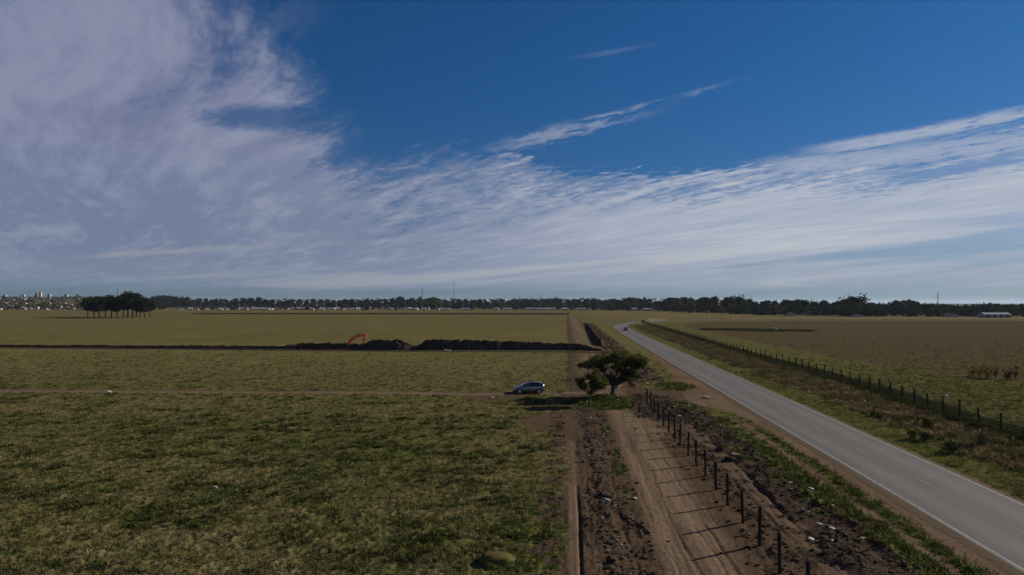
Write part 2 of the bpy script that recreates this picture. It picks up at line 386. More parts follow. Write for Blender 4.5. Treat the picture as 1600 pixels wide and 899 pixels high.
# ------------------------------------------------------------ mesh and object helpers
def mesh_np(name, co, faces, mat=None, smooth=False):
    """faces: (n,k) array of one k"""
    me = bpy.data.meshes.new(name)
    co = np.asarray(co, np.float32); faces = np.asarray(faces, np.int32); n, k = faces.shape
    me.vertices.add(len(co)); me.vertices.foreach_set('co', co.ravel())
    me.loops.add(n * k); me.loops.foreach_set('vertex_index', faces.ravel())
    me.polygons.add(n); me.polygons.foreach_set('loop_start', np.arange(0, n * k, k, dtype=np.int32))
    me.polygons.foreach_set('use_smooth', np.full(n, smooth))
    me.update(calc_edges=True); me.validate()
    if mat: me.materials.append(mat)
    return me
def link(name, me, parent=None, loc=None):
    o = bpy.data.objects.new(name, me); COL.objects.link(o)
    if parent: o.parent = parent
    if loc is not None: o.location = loc
    return o
def tag(o, label=None, cat=None, group=None, kind=None):
    for k, v in (('label', label), ('category', cat), ('group', group), ('kind', kind)):
        if v: o[k] = v
    return o
def empty(name, loc, rz=0.0):
    o = bpy.data.objects.new(name, None); COL.objects.link(o); o.location = loc; o.rotation_euler = (0, 0, rz); o.empty_display_size = .3
    return o
KIDS = {}
def copy_tree(o, parent=None):
    c = o.copy(); COL.objects.link(c); c.parent = parent
    for ch in list(o.children): copy_tree(ch, c)
    return c
def colattr(me, name, arr):
    a = me.color_attributes.new(name, 'FLOAT_COLOR', 'POINT')
    a.data.foreach_set('color', np.asarray(arr, np.float32).ravel())

MATS = {}
def material(name, build):
    if name in MATS: return MATS[name]
    m = bpy.data.materials.new(name); m.use_nodes = True
    g = G(m.node_tree); bs = g.n['Principled BSDF']
    build(g, bs); MATS[name] = m
    return m
def simple(name, col, rough=.7, var=.25, scale=3.0, metal=0.0, bump=0.0, spec=.3):
    def b(g, bs):
        tc = g.node('ShaderNodeTexCoord').outputs['Object']
        n = g.noise(tc, scale, 4, .6)
        f = (n - .5) * (2 * var) + 1.0
        mx = g.mix(1.0, col, g.xyz(f, f, f), 'MULTIPLY')
        g.put(bs.inputs['Base Color'], mx)
        bs.inputs['Roughness'].default_value = rough; bs.inputs['Metallic'].default_value = metal
        bs.inputs['Specular IOR Level'].default_value = spec if rough < .8 else 0.0
        if bump:
            bn = g.node('ShaderNodeBump'); bn.inputs['Strength'].default_value = bump; bn.inputs['Distance'].default_value = .03
            g.put(bn.inputs['Height'], g.noise(tc, scale * 4, 3, .6)); g.l.new(bn.outputs[0], bs.inputs['Normal'])
    return material(name, b)

# ------------------------------------------------------------ ground
OLIVE, LUSH, DRY = (.096, .084, .033), (.064, .070, .021), (.120, .092, .044)
RUST = (.072, .052, .030)
DIRT, DIRTL, DARK = (.070, .046, .030), (.150, .106, .073), (.036, .027, .021)
def ground_material():
    def b(g, bs):
        pos = g.node('ShaderNodeNewGeometry').outputs['Position']
        A = g.attr('zone_a'); B = g.attr('zone_b')
        dirt, lush, dry = g.sep(A.outputs['Color']); dark, light, brown = g.sep(B.outputs['Color'])
        n0 = g.noise(pos, .12, 4, .6); n1 = g.noise(pos, .9, 4, .6); n2 = g.noise(pos, 4.5, 3, .65); n3 = g.noise(pos, 17.0, 2, .6)
        px, py, pz = g.sep(pos)
        lane = g.noise(g.xyz(px, py * .06, 0.0), 5.0, 4, .6)
        far = g.noise(g.xyz(px * .012, py * .035, 0.0), 1.0, 5, .6)
        c = g.mix(g.step(n1 + (n0 - .5), .35, .7), OLIVE, (.116, .098, .041))
        far2 = g.noise(g.xyz(px * .05, py * .05, 7.0), 1.0, 5, .65); far3 = g.noise(g.xyz(px * .35, py * .25, 3.0), 1.0, 3, .6)
        c = g.mix(g.step(far, .42, .62) * .5, c, (.114, .086, .042))
        c = g.mix(g.step(far2, .50, .64) * .75, c, (.070, .072, .025))
        c = g.mix(g.step(far3, .57, .68) * .6, c, (.060, .054, .026))
        c = g.mix(g.step(far3, .42, .32) * .5, c, (.138, .118, .056))
        far4 = g.noise(g.xyz(px * .05, py * .010, 5.0), 1.0, 5, .7); far5 = g.noise(g.xyz(px * .20, py * .030, 9.0), 1.0, 4, .7)
        fz = g.step(py, 110.0, 220.0)
        c = g.mix(g.step(far4, .50, .62) * fz * .6, c, (.085, .066, .030))
        c = g.mix(g.step(far5, .56, .66) * fz * .6, c, (.062, .060, .024))
        c = g.mix(g.step(far4, .44, .34) * fz * .5, c, (.135, .110, .050))
        c = g.mix((lush * 1.15 + (n2 - .5) * .7).clamp(), c, LUSH)
        c = g.mix((dry * 1.1 + (n2 - .5) * .8 + (n1 - .5) * .5).clamp(), c, DRY)
        c = g.mix((brown * 1.3).clamp(), c, g.mix(n0 * .4 + n1 * .6, RUST, (.062, .053, .027)))
        d = g.mix((light + (lane - .5) * 1.1 + (n1 - .5) * .5).clamp(), DIRT, DIRTL)
        d = g.mix((dark * 1.15 + (n2 - .5) * .9 + (lane - .5) * .9).clamp(), d, DARK)
        c = g.mix(g.step(dirt + (n2 - .5) * .5 + (n3 - .5) * .4, .35, .65), c, d)
        f = (n2 - .5) * 1.4 + (n3 - .5) * 2.0 + 1.0  # random tone; the finest noise also paints small dark shadows into the colour
        c = g.mix(1.0, c, g.xyz(f, f, f), 'MULTIPLY')
        g.put(bs.inputs['Base Color'], c)
        bs.inputs['Roughness'].default_value = 1.0; bs.inputs['Specular IOR Level'].default_value = 0.0
        bn = g.node('ShaderNodeBump'); bn.inputs['Strength'].default_value = .9; bn.inputs['Distance'].default_value = .06
        g.put(bn.inputs['Height'], n2 * .6 + n3 * .5 + n1 * .5); g.l.new(bn.outputs[0], bs.inputs['Normal'])
    return material('ground', b)

def build_ground():
    cy, sy = math.cos(YAW), math.sin(YAW)
    rows = [-400, -150, -50, -15, 0, 8, 14, 18, 21, 23]
    d = 24.5
    while d < 620: rows.append(d); d *= 1.0052
    while d < 14000: rows.append(d); d *= 1.035
    rows += [20000, 30000]
    rows = np.array(rows)
    nin = 740
    ti = np.linspace(-.80, .84, nin)
    lo = -.80 - np.cumsum(np.geomspace(.03, 2.5, 14)); hi = .84 + np.cumsum(np.geomspace(.03, 2.5, 14))
    t = np.concatenate([lo[::-1], ti, hi])
    hw = np.maximum(rows, 24.0)
    Xc = hw[:, None] * t[None, :]; Yc = np.repeat(rows[:, None], len(t), 1)
    jr = np.random.RandomState(3)
    X = Xc * cy - Yc * sy; Y = Xc * sy + Yc * cy
    M = land(X, Y)
    Z = M['h']
    co = np.stack([X, Y, Z], -1).reshape(-1, 3)
    nr, nc = X.shape
    i = np.arange(nr * nc).reshape(nr, nc)
    f = np.stack([i[:-1, :-1], i[:-1, 1:], i[1:, 1:], i[1:, :-1]], -1).reshape(-1, 4)
    me = mesh_np('ground', co, f, ground_material(), True)
    one = np.ones(nr * nc)
    colattr(me, 'zone_a', np.stack([M['dirt'].ravel(), M['lush'].ravel(), M['dry'].ravel(), one], -1))
    colattr(me, 'zone_b', np.stack([M['dark'].ravel(), M['light'].ravel(), M['brown'].ravel(), one], -1))
    tag(link('ground', me), 'flat olive grassland with bare dirt strip, tracks and brown field', kind='structure')
build_ground()

# ------------------------------------------------------------ road and its painted lines
def ribbon(P, off_a, off_b, z, name, mat, cross=1, z_fn=None):
    P = np.asarray(P, float); T = np.gradient(P, axis=0); T /= np.linalg.norm(T, axis=1)[:, None]
    N = np.stack([T[:, 1], -T[:, 0]], -1)
    s = np.concatenate([[0], np.cumsum(np.linalg.norm(np.diff(P, axis=0), axis=1))])
    offs = np.linspace(off_a, off_b, cross + 1)
    co = []
    for o_ in offs:
        q = P + N * o_
        co.append(np.stack([q[:, 0], q[:, 1], np.full(len(q), z) + (z_fn(q) if z_fn is not None else 0)], -1))
    co = np.stack(co, 1); n, k = co.shape[:2]
    i = np.arange(n * k).reshape(n, k)
    f = np.stack([i[:-1, :-1], i[:-1, 1:], i[1:, 1:], i[1:, :-1]], -1).reshape(-1, 4)
    me = mesh_np(name, co.reshape(-1, 3), f, mat)
    uv = me.uv_layers.new(name='along')
    S = np.repeat(s[:, None], k, 1).ravel(); O = np.repeat(offs[None, :], n, 0).ravel()
    li = np.empty(len(me.loops), np.int32); me.loops.foreach_get('vertex_index', li)
    uv.data.foreach_set('uv', np.stack([O[li], S[li]], -1).astype(np.float32).ravel())
    return me
def road_rise(q):
    return ss(q[:, 0], 90, 150) * .85
def asphalt_material():
    def b(g, bs):
        uv = g.node('ShaderNodeUVMap', uv_map='along').outputs[0]
        o, s, _ = g.sep(uv)
        pos = g.node('ShaderNodeNewGeometry').outputs['Position']
        n = g.noise(pos, .35, 4, .6); fine = g.noise(pos, 24, 2, .6)
        lane = g.noise(g.xyz(o * 2.2, s * .02, 0.0), 1.0, 5, .7)
        wheel = g.step((o.abs() - 1.65).abs(), .95, .25)
        c = g.mix((lane * 1.1 + n * .3 - .2 + wheel * .45).clamp(), (.040, .037, .037), (.086, .078, .077))
        edge = g.step(o.abs() + (n - .5) * .6, 2.95, 3.3)
        c = g.mix(edge * .6, c, (.085, .073, .062))
        # tarred repairs crossing the lane
        crack = g.step((g.noise(g.xyz(o * .25, s * .35, 5.0), 1.0, 3, .6) - .5).abs(), .006, .001)
        c = g.mix(crack * .5, c, (.05, .048, .047))
        f = (fine - .5) * .5 + (n - .5) * .25 + 1.0
        g.put(bs.inputs['Base Color'], g.mix(1.0, c, g.xyz(f, f, f), 'MULTIPLY'))
        bs.inputs['Roughness'].default_value = .88; bs.inputs['Specular IOR Level'].default_value = .18
        bn = g.node('ShaderNodeBump'); bn.inputs['Strength'].default_value = .25; bn.inputs['Distance'].default_value = .01
        g.put(bn.inputs['Height'], fine); g.l.new(bn.outputs[0], bs.inputs['Normal'])
    return material('asphalt', b)
def paint_material():
    def b(g, bs):
        pos = g.node('ShaderNodeNewGeometry').outputs['Position']
        n = g.noise(pos, 3.0, 4, .7)
        g.put(bs.inputs['Base Color'], g.mix(g.step(n, .38, .62), (.10, .093, .090), (.185, .176, .168)))
        bs.inputs['Roughness'].default_value = .8
    return material('road_paint', b)
def build_road():
    P = smooth_path(ROAD, 40)
    me = ribbon(P, -3.4, 3.4, .03, 'road', asphalt_material(), 8, road_rise)
    road = tag(link('road', me), 'two-lane grey asphalt road curving off to the far right', kind='structure')
    gm = simple('road_gravel', (.11, .080, .055), .95, .4, 4)
    for sg in (-1, 1):
        me = ribbon(P, sg * 3.38, sg * 4.15, .0, 'road_edge', gm, 3, road_rise)
        co = np.empty(len(me.vertices) * 3, np.float32); me.vertices.foreach_get('co', co); co = co.reshape(-1, 4, 3)
        co[:, 0, 2] += .024; co[:, 1, 2] += .010; co[:, 2, 2] -= .012; co[:, 3, 2] -= .06
        co[:, 1, 0] += fbm(co[:, 1, 0] / .8, co[:, 1, 1] / .8, 2, 7) * .12; co[:, 2, 0] += fbm(co[:, 2, 0] / .9, co[:, 2, 1] / .9, 2, 8) * .2; co[:, 3, 0] += fbm(co[:, 3, 0] / .7, co[:, 3, 1] / .7, 3, 9) * .2
        me.vertices.foreach_set('co', co.ravel()); me.update()
        link('crumbling_edge', me, road)
    pm = paint_material()
    for o_ in (-3.22, 3.10):
        link('edge_line', ribbon(P, o_, o_ + .12, .036, 'edge_line', pm, 1, road_rise), road)
    pm = simple('worn_paint', (.20, .19, .18), .9, .3, 6)
    s = np.concatenate([[0], np.cumsum(np.linalg.norm(np.diff(P, axis=0), axis=1))])
    yv = P[:, 1]
    start = np.interp(35.6, yv[:400], s[:400])
    k = -1
    while True:
        a = start + k * 10.1; k += 1
        if a + 3.3 > s[-1] - 300: break
        ts = np.linspace(a, a + 3.2, 4)
        q = np.stack([np.interp(ts, s, P[:, 0]), np.interp(ts, s, P[:, 1])], -1)
        link('centre_dash', ribbon(q, -.06, .06, .036, 'centre_dash', pm, 1, road_rise), road)
build_road()
# ------------------------------------------------------------ scattering for what nobody could count
def leaf_mat(name, col, rough=.8, trans=.25, inst=False, var=.5, scale=.6):
    def b(g, bs):
        pos = g.node('ShaderNodeNewGeometry').outputs['Position']
        n = g.noise(pos, scale, 3, .6)
        if inst: base = g.attr('tint', 'INSTANCER').outputs['Color']
        else: base = col
        f = (n - .5) * (2 * var) + 1.0
        c = g.mix(1.0, base, g.xyz(f, f, f * .9 + .1), 'MULTIPLY')
        g.put(bs.inputs['Base Color'], c); bs.inputs['Roughness'].default_value = rough; bs.inputs['Specular IOR Level'].default_value = 0.0
        tr = g.node('ShaderNodeBsdfTranslucent'); g.put(tr.inputs[0], c)
        mx = g.node('ShaderNodeMixShader'); mx.inputs[0].default_value = trans
        g.l.new(bs.outputs[0], mx.inputs[1]); g.l.new(tr.outputs[0], mx.inputs[2])
        g.l.new(mx.outputs[0], g.n['Material Output'].inputs[0])
    return material(name, b)

def scatter(name, pts, scl, rot, tint, protos, label, kind='stuff'):
    """one object whose geometry nodes set the prototypes on its points"""
    me = bpy.data.meshes.new(name); n = len(pts)
    me.vertices.add(n); me.vertices.foreach_set('co', np.asarray(pts, np.float32).ravel())
    for nm, a, ty in (('scl', scl, 'FLOAT'), ('rot', rot, 'FLOAT')):
        at_ = me.attributes.new(nm, ty, 'POINT'); at_.data.foreach_set('value', np.asarray(a, np.float32))
    ca = me.attributes.new('tint', 'FLOAT_COLOR', 'POINT')
    ca.data.foreach_set('color', np.concatenate([np.asarray(tint, np.float32), np.ones((n, 1), np.float32)], 1).ravel())
    o = link(name, me); tag(o, label, kind=kind)
    src = bpy.data.collections.new(name + '_kinds')
    for m in protos: src.objects.link(bpy.data.objects.new(name + '_kind', m))
    ng = bpy.data.node_groups.new(name, 'GeometryNodeTree')
    ng.interface.new_socket('Geometry', in_out='INPUT', socket_type='NodeSocketGeometry'); ng.interface.new_socket('Geometry', in_out='OUTPUT', socket_type='NodeSocketGeometry')
    N, L = ng.nodes, ng.links
    gi, go = N.new('NodeGroupInput'), N.new('NodeGroupOutput')
    ip = N.new('GeometryNodeInstanceOnPoints'); ci = N.new('GeometryNodeCollectionInfo')
    ci.inputs['Collection'].default_value = src; ci.inputs['Separate Children'].default_value = True; ci.inputs['Reset Children'].default_value = True
    ip.inputs['Pick Instance'].default_value = True
    def na(nm): 
        q = N.new('GeometryNodeInputNamedAttribute'); q.data_type = 'FLOAT'; q.inputs[0].default_value = nm; return q.outputs[0]
    cx = N.new('ShaderNodeCombineXYZ'); L.new(na('rot'), cx.inputs[2])
    L.new(gi.outputs[0], ip.inputs['Points']); L.new(ci.outputs[0], ip.inputs['Instance'])
    L.new(cx.outputs[0], ip.inputs['Rotation']); L.new(na('scl'), ip.inputs['Scale'])
    L.new(ip.outputs[0], go.inputs[0])
    md = o.modifiers.new('scatter', 'NODES'); md.node_group = ng
    return o

def blades(n, rad, h0, h1, wid, lean, mat, seed, spread=1.0):
    r = np.random.RandomState(seed); co = []; f = []
    for i in range(n):
        a = r.rand() * 2 * PI; q = rad * math.sqrt(r.rand()); x, y = q * math.cos(a), q * math.sin(a)
        h = h0 + (h1 - h0) * r.rand(); l = lean * (.3 + r.rand()) * h; b = a + r.normal() * .5; w = wid * (.6 + r.rand() * .8)
        px, py = -math.sin(b + r.normal() * .8) * w, math.cos(b) * w
        k = len(co)
        mx, my = x + math.cos(b) * l * .35, y + math.sin(b) * l * .35
        co += [(x - px, y - py, -.05), (x + px, y + py, -.05), (mx + px * .8, my + py * .8, h * .6), (mx - px * .8, my - py * .8, h * .6), (x + math.cos(b) * l, y + math.sin(b) * l, h)]
        f += [(k, k + 1, k + 2), (k, k + 2, k + 3), (k + 3, k + 2, k + 4)]
    return mesh_np('blades', co, f, mat, False)
def blob_mesh(name, mat, seed, sub=1, amp=.35, squash=.7):
    bm = bmesh.new(); bmesh.ops.create_icosphere(bm, subdivisions=sub, radius=1)
    r = random.Random(seed)
    for v in bm.verts:
        v.co *= 1 + r.uniform(-amp, amp); v.co.z *= squash
    me = bpy.data.meshes.new(name); bm.to_mesh(me); bm.free(); me.materials.append(mat)
    return me

def mixc(a, b, t): return np.asarray(a)[None, :] * (1 - t[:, None]) + np.asarray(b)[None, :] * t[:, None]
def fan_points(n, y0, y1, r, lo=-.80, hi=.84, power=1.0):
    D = y0 + (y1 - y0) * r.rand(n) ** power; t = lo + (hi - lo) * r.rand(n)
    X = D * t
    return X * math.cos(YAW) - D * math.sin(YAW), X * math.sin(YAW) + D * math.cos(YAW), D

def build_grass():
    r = np.random.RandomState(11)
    gm = leaf_mat('grass_blades', None, .85, .30, True, .3, 3.0)
    protos = [blades(16, .20, .05, .15, .014, .9, gm, 1), blades(20, .26, .04, .13, .016, 1.2, gm, 2), blades(14, .15, .06, .20, .012, .7, gm, 3), blades(22, .32, .03, .11, .018, 1.4, gm, 4)]
    x, y, D = fan_points(125000, 22, 190, r, power=1.35)
    M = land(x, y)
    keep = (M['dirt'] + r.rand(len(x)) * .5 < .75) & (np.abs(M['rd']) > 3.8) & (M['ws'] < .5) & (M['dark'] < .6)
    keep &= ~((M['verge'] > .5) & (r.rand(len(x)) < .2))
    keep &= r.rand(len(x)) > ss(y, 85, 185)
    clump = fbm(x / 1.1, y / 1.1, 3, 77)
    keep &= (clump + r.rand(len(x)) * .7 > .12)
    lush, dry = M['lush'], M['dry']
    tint = mixc((.115, .102, .042), (.064, .078, .022), np.clip(lush * 1.2, 0, 1))
    t2 = np.clip(dry * 1.1 + r.normal(size=len(x)) * .25, 0, 1)
    tint = tint * (1 - t2[:, None]) + np.array((.168, .130, .066))[None] * t2[:, None]
    tint *= (.30 + 1.45 * r.rand(len(x)) ** 1.4)[:, None]
    vg = (M['verge'] * .8)[:, None]; tint = tint * (1 - vg) + np.array((.088, .088, .028))[None] * vg * (.7 + .6 * r.rand(len(x)))[:, None]
    sc = (.55 + .9 * r.rand(len(x)) ** 2) * (1 + D / 200) * (.75 + .5 * M['weeds'] + .25 * lush)
    k = keep
    scatter('grass', np.stack([x, y, M['h']], -1)[k], sc[k], (r.rand(len(x)) * 6.3)[k], tint[k], protos, 'short uneven green and straw coloured pasture grass')
    # darker weeds sprinkled over the pasture
    wm = leaf_mat('weed_leaves', None, .8, .2, True, .4, 3.0)
    wp = [blades(26, .22, .06, .18, .025, .9, wm, 21), blades(30, .32, .05, .15, .03, 1.2, wm, 22)]
    x, y, D = fan_points(10000, 22, 120, r, lo=-.8, hi=.1)
    M = land(x, y); cl = fbm(x / 5, y / 2.2, 3, 99)
    k = (M['dirt'] < .4) & (cl + M['lush'] * .5 > .42) & (r.rand(len(x)) > ss(y, 70, 120)) & (M['ws'] < .4)
    tint = mixc((.028, .034, .013), (.052, .062, .018), r.rand(len(x)))
    scatter('pasture_weeds', np.stack([x, y, M['h']], -1)[k], (.45 + .75 * r.rand(len(x)))[k] * (1 + D / 200)[k], (r.rand(len(x)) * 6.3)[k], tint[k], wp, 'dark green low weeds dotted through the pasture')
    # green weeds of the spoil bank and the tree foot
    n = 16000
    x = r.uniform(2, 22, n); y = 22 + 88 * r.rand(n) ** 1.3
    M = land(x, y); k = (M['weeds'] > .45) & (r.rand(n) < .75)
    tint = mixc((.036, .068, .011), (.078, .098, .022), r.rand(n)) * (.6 + .7 * r.rand(n))[:, None]
    scatter('bank_weeds', np.stack([x, y, M['h']], -1)[k], (.4 + .75 * r.rand(n))[k], (r.rand(n) * 6.3)[k], tint[k], wp + protos[:2], 'bright green weeds on the edge of the dirt bank')
    # tall dry growth between the verge and the wire fence
    n = 30000
    y = 30 + 330 * r.rand(n) ** 1.5; x = r.uniform(28, 50, n)
    M = land(x, y); k = (M['ws'] > .5) & (fbm(x / 2.2, y / 2.2, 3, 55) + r.rand(n) * .8 > .15)
    tall = [blades(26, .26, .15, .40, .012, .5, gm, 31), blades(30, .4, .10, .32, .016, .8, gm, 32), blades(34, .45, .1, .28, .025, .9, wm, 33)]
    green = ss(fbm(x / 3.5, y / 3.5, 3, 56), -.25, .2) * .9
    tint = mixc((.125, .086, .050), (.056, .064, .022), green)
    straw = (r.rand(n) < .2)[:, None]
    tint = np.where(straw, np.array((.18, .135, .07))[None], tint) * (.5 + .9 * r.rand(n))[:, None]
    scatter('verge_growth', np.stack([x, y, M['h']], -1)[k], (.6 + .9 * r.rand(n) ** 2)[k] * (1 + y[k] / 300), (r.rand(n) * 6.3)[k], tint[k], tall, 'tall rusty dry weeds between road verge and wire fence')
    # dense growth at the foot of the wire fence and behind it
    n = 17000
    s = r.rand(n) ** 1.3; y = 45 + 330 * s
    x = np.interp(y, FENCE[:, 1], FENCE[:, 0]) + r.normal(size=n) * .45 + np.where(r.rand(n) < .5, 1.7, 0)
    h = land(x, y)['h']
    tint = mixc((.022, .026, .010), (.045, .046, .018), r.rand(n))
    scatter('fence_growth', np.stack([x, y, h], -1), (.7 + 1.0 * r.rand(n)) * (1 + y / 900), r.rand(n) * 6.3, tint, tall, 'dark weeds grown up along the foot of the wire fence')
    # brown field, sparse coarse tussocks
    n = 9000
    D = 60 + 250 * r.rand(n) ** 1.2; t = r.uniform(.2, .84, n); X = D * t
    x, y = X * math.cos(YAW) - D * math.sin(YAW), X * math.sin(YAW) + D * math.cos(YAW)
    M = land(x, y); k = (M['past'] > .5) & (r.rand(n) > ss(D, 120, 310) * 1.0)
    tint = np.where((M['brown'] > .5)[:, None], mixc((.036, .026, .013), (.056, .042, .020), r.rand(n)), mixc((.036, .042, .015), (.052, .052, .020), r.rand(n))) * (.75 + .5 * r.rand(n))[:, None]
    scatter('field_tussocks', np.stack([x, y, M['h']], -1)[k], (.5 + .6 * r.rand(n))[k] * (1 + D[k] / 400), (r.rand(n) * 6.3)[k], tint[k], protos, 'brown and green tussocks in the field behind the fence')
    # dark reed line in the far field and hedge line across the far pasture
    n = 1300
    a, b = at(1105, 515.5), at(1262, 518)
    s = r.rand(n); x = a.x + (b.x - a.x) * s + r.normal(size=n) * 2; y = a.y + (b.y - a.y) * s + r.normal(size=n) * (1.0 + 4.5 * np.sin(s * PI) ** 2) + perlin(s * 14, s * 0, 3) * 5; h = land(x, y)['h']
    scatter('reeds', np.stack([x, y, h], -1), 1.4 + 1.8 * r.rand(n), r.rand(n) * 6.3, mixc((.034, .036, .018), (.066, .060, .030), r.rand(n)), tall, 'dark strip of reeds across the far brown field')
    n = 2600
    a, b = at(300, 491.0), at(888, 491.6)
    s = r.rand(n) ** .7; x = a.x + (b.x - a.x) * s; y = a.y + (b.y - a.y) * s + r.normal(size=n) * 2; h = land(x, y)['h']
    scatter('far_scrub', np.stack([x, y, h], -1), (2.4 + 3.6 * r.rand(n)), r.rand(n) * 6.3, mixc((.03, .034, .018), (.06, .055, .03), r.rand(n)), tall, 'dark line of low scrub along the far end of the pasture')

def build_rubble():
    r = np.random.RandomState(23)
    def cm(name):
        def b(g, bs):
            pos = g.node('ShaderNodeNewGeometry').outputs['Position']; n = g.noise(pos, 9, 3, .6); f = n * .9 + .55
            g.put(bs.inputs['Base Color'], g.mix(1.0, g.attr('tint', 'INSTANCER').outputs['Color'], g.xyz(f, f, f), 'MULTIPLY')); bs.inputs['Roughness'].default_value = 1.0; bs.inputs['Specular IOR Level'].default_value = 0.0
        return material(name, b)
    m = cm('clod')
    protos = [blob_mesh('clod', m, i, 1, .4, .65) for i in range(5)]
    n = 64000
    x = r.uniform(-1.6, 17.5, n); y = 22 + 90 * r.rand(n) ** 1.4
    M = land(x, y)
    row = band(x, 1.9, 2.7, .2) * (y < 66)
    p = M['dark'] * .6 + row * .35 * (M['n1'] > -.2) + band(x, 9.6, 11.2, .3) * .22 * (y < 75) + .012 * M['dirt'] + M['heap'] * .15 + M['rough'] * .15
    p *= (1 - .6 * M['light'])
    k = r.rand(n) < p
    pale = r.rand(n) < .04 + .3 * (row > .3)
    tint = np.where(pale[:, None], np.array((.17, .145, .12))[None] * (.5 + .9 * r.rand(n))[:, None], mixc((.030, .022, .017), (.095, .066, .045), r.rand(n) ** 1.2))
    sc = (.02 + .085 * r.rand(n) ** 5) * (1 + y / 150)
    scatter('clods', np.stack([x, y, M['h'] + sc * .2], -1)[k], sc[k], (r.rand(n) * 6.3)[k], tint[k], protos, 'dark lumps of dug soil and small pale stones')
    # rubble farther along the strip, beyond the tree
    n = 5000
    x = r.uniform(8.8, 15.5, n); y = 98 + 300 * r.rand(n) ** 1.2; M = land(x, y)
    k = r.rand(n) < (M['dirt'] * .8 + M['dark'])
    pale = r.rand(n) < .06
    tint = np.where(pale[:, None], np.array((.22, .20, .18))[None], mixc((.035, .027, .022), (.10, .072, .055), r.rand(n)))
    sc = .08 + .22 * r.rand(n) ** 3
    scatter('far_rubble', np.stack([x, y, M['h'] + sc * .3], -1)[k], sc[k], (r.rand(n) * 6.3)[k], tint[k], protos, 'heaped clods and rubbish beside the strip beyond the tree')
    # litter: tiny pale scraps
    n = 240
    x = r.uniform(2, 18, n); y = 24 + 110 * r.rand(n); M = land(x, y); k = (M['dark'] > .2) | (r.rand(n) < .12)
    flat = [blob_mesh('scrap', m, 40 + i, 1, .5, .3) for i in range(3)]
    scatter('litter', np.stack([x, y, M['h'] + .04], -1)[k], (.03 + .07 * r.rand(n) ** 2)[k] * (1 + y[k] / 90), (r.rand(n) * 6.3)[k], mixc((.18, .175, .17), (.42, .42, .42), r.rand(n))[k], flat, 'scraps of pale litter lying on the dug soil')

# ------------------------------------------------------------ solid builders
class MB:
    def __init__(s): s.v = []; s.f = []
    def add(s, v, f, M=None):
        k = len(s.v)
        s.v += [tuple(M @ Vector(p)) if M else tuple(p) for p in v]; s.f += [tuple(i + k for i in q) for q in f]
        return s
    def box(s, c, d, M=None, taper=1.0):
        x, y, z = c; a, b, h = d[0] / 2, d[1] / 2, d[2] / 2; t = taper
        v = [(x - a, y - b, z - h), (x + a, y - b, z - h), (x + a, y + b, z - h), (x - a, y + b, z - h), (x - a * t, y - b * t, z + h), (x + a * t, y - b * t, z + h), (x + a * t, y + b * t, z + h), (x - a * t, y + b * t, z + h)]
        return s.add(v, [(0, 3, 2, 1), (4, 5, 6, 7), (0, 1, 5, 4), (1, 2, 6, 5), (2, 3, 7, 6), (3, 0, 4, 7)], M)
    def tube(s, pts, rad, n=6, caps=True):
        pts = [Vector(p) for p in pts]; rad = rad if hasattr(rad, '__len__') else [rad] * len(pts)
        v = []; f = []
        for i, p in enumerate(pts):
            d = (pts[min(i + 1, len(pts) - 1)] - pts[max(i - 1, 0)]).normalized()
            u = d.cross(Vector((0, 1, 0)) if abs(d.y) < .9 else Vector((1, 0, 0))).normalized(); w = d.cross(u)
            for j in range(n):
                a = 2 * PI * j / n; v.append(tuple(p + (u * math.cos(a) + w * math.sin(a)) * rad[i]))
        for i in range(len(pts) - 1):
            for j in range(n):
                f.append((i * n + j, i * n + (j + 1) % n, (i + 1) * n + (j + 1) % n, (i + 1) * n + j))
        if caps: f += [tuple(range(n))[::-1], tuple(range((len(pts) - 1) * n, len(pts) * n))]
        return s.add(v, f)
    def prism(s, prof, y0, y1, M=None):
        """side outline (x,z) pushed along y"""
        n = len(prof); v = [(x, y0, z) for x, z in prof] + [(x, y1, z) for x, z in prof]
        f = [tuple(range(n)), tuple(range(2 * n - 1, n - 1, -1))] + [(i, i + n, (i + 1) % n + n, (i + 1) % n) for i in range(n)]
        return s.add(v, f, M)
    def mesh(s, name, mat, smooth=False, bevel=0.0):
        me = bpy.data.meshes.new(name); me.from_pydata(s.v, [], s.f)
        bm = bmesh.new(); bm.from_mesh(me); bmesh.ops.recalc_face_normals(bm, faces=bm.faces)
        if bevel: bmesh.ops.bevel(bm, geom=list(bm.edges), offset=bevel, segments=2, affect='EDGES', clamp_overlap=True)
        bm.to_mesh(me); bm.free(); me.materials.append(mat)
        for p in me.polygons: p.use_smooth = smooth
        return me
    def part(s, name, mat, parent, smooth=False, bevel=0.0):
        return link(name, s.mesh(name, mat, smooth, bevel), parent)

# ------------------------------------------------------------ trees
def leaf_quads(centres, radii, n_each, size, r, flat=1.0, upward=.3):
    co = []; 
    for c, rad in zip(centres, radii):
        n = n_each
        d = r.normal(size=(n, 3)); d /= np.linalg.norm(d, axis=1)[:, None]
        rr = (r.rand(n) ** .45)[:, None] * (1 + .25 * r.normal(size=(n, 1)))
        p = np.array(c)[None] + d * rr * np.array((rad, rad, rad * flat))[None]
        a = r.normal(size=(n, 3)); a[:, 2] *= (1 - upward); a /= np.linalg.norm(a, axis=1)[:, None]
        b = np.cross(a, r.normal(size=(n, 3))); b /= np.linalg.norm(b, axis=1)[:, None]
        s = (size * (.6 + .8 * r.rand(n)))[:, None]
        co.append(np.stack([p - a * s - b * s * .55, p + a * s - b * s * .3, p + a * s * .7 + b * s * .6, p - a * s * .8 + b * s * .45], 1))
    co = np.concatenate(co).reshape(-1, 3); k = len(co) // 4
    return co, np.arange(k * 4).reshape(k, 4)
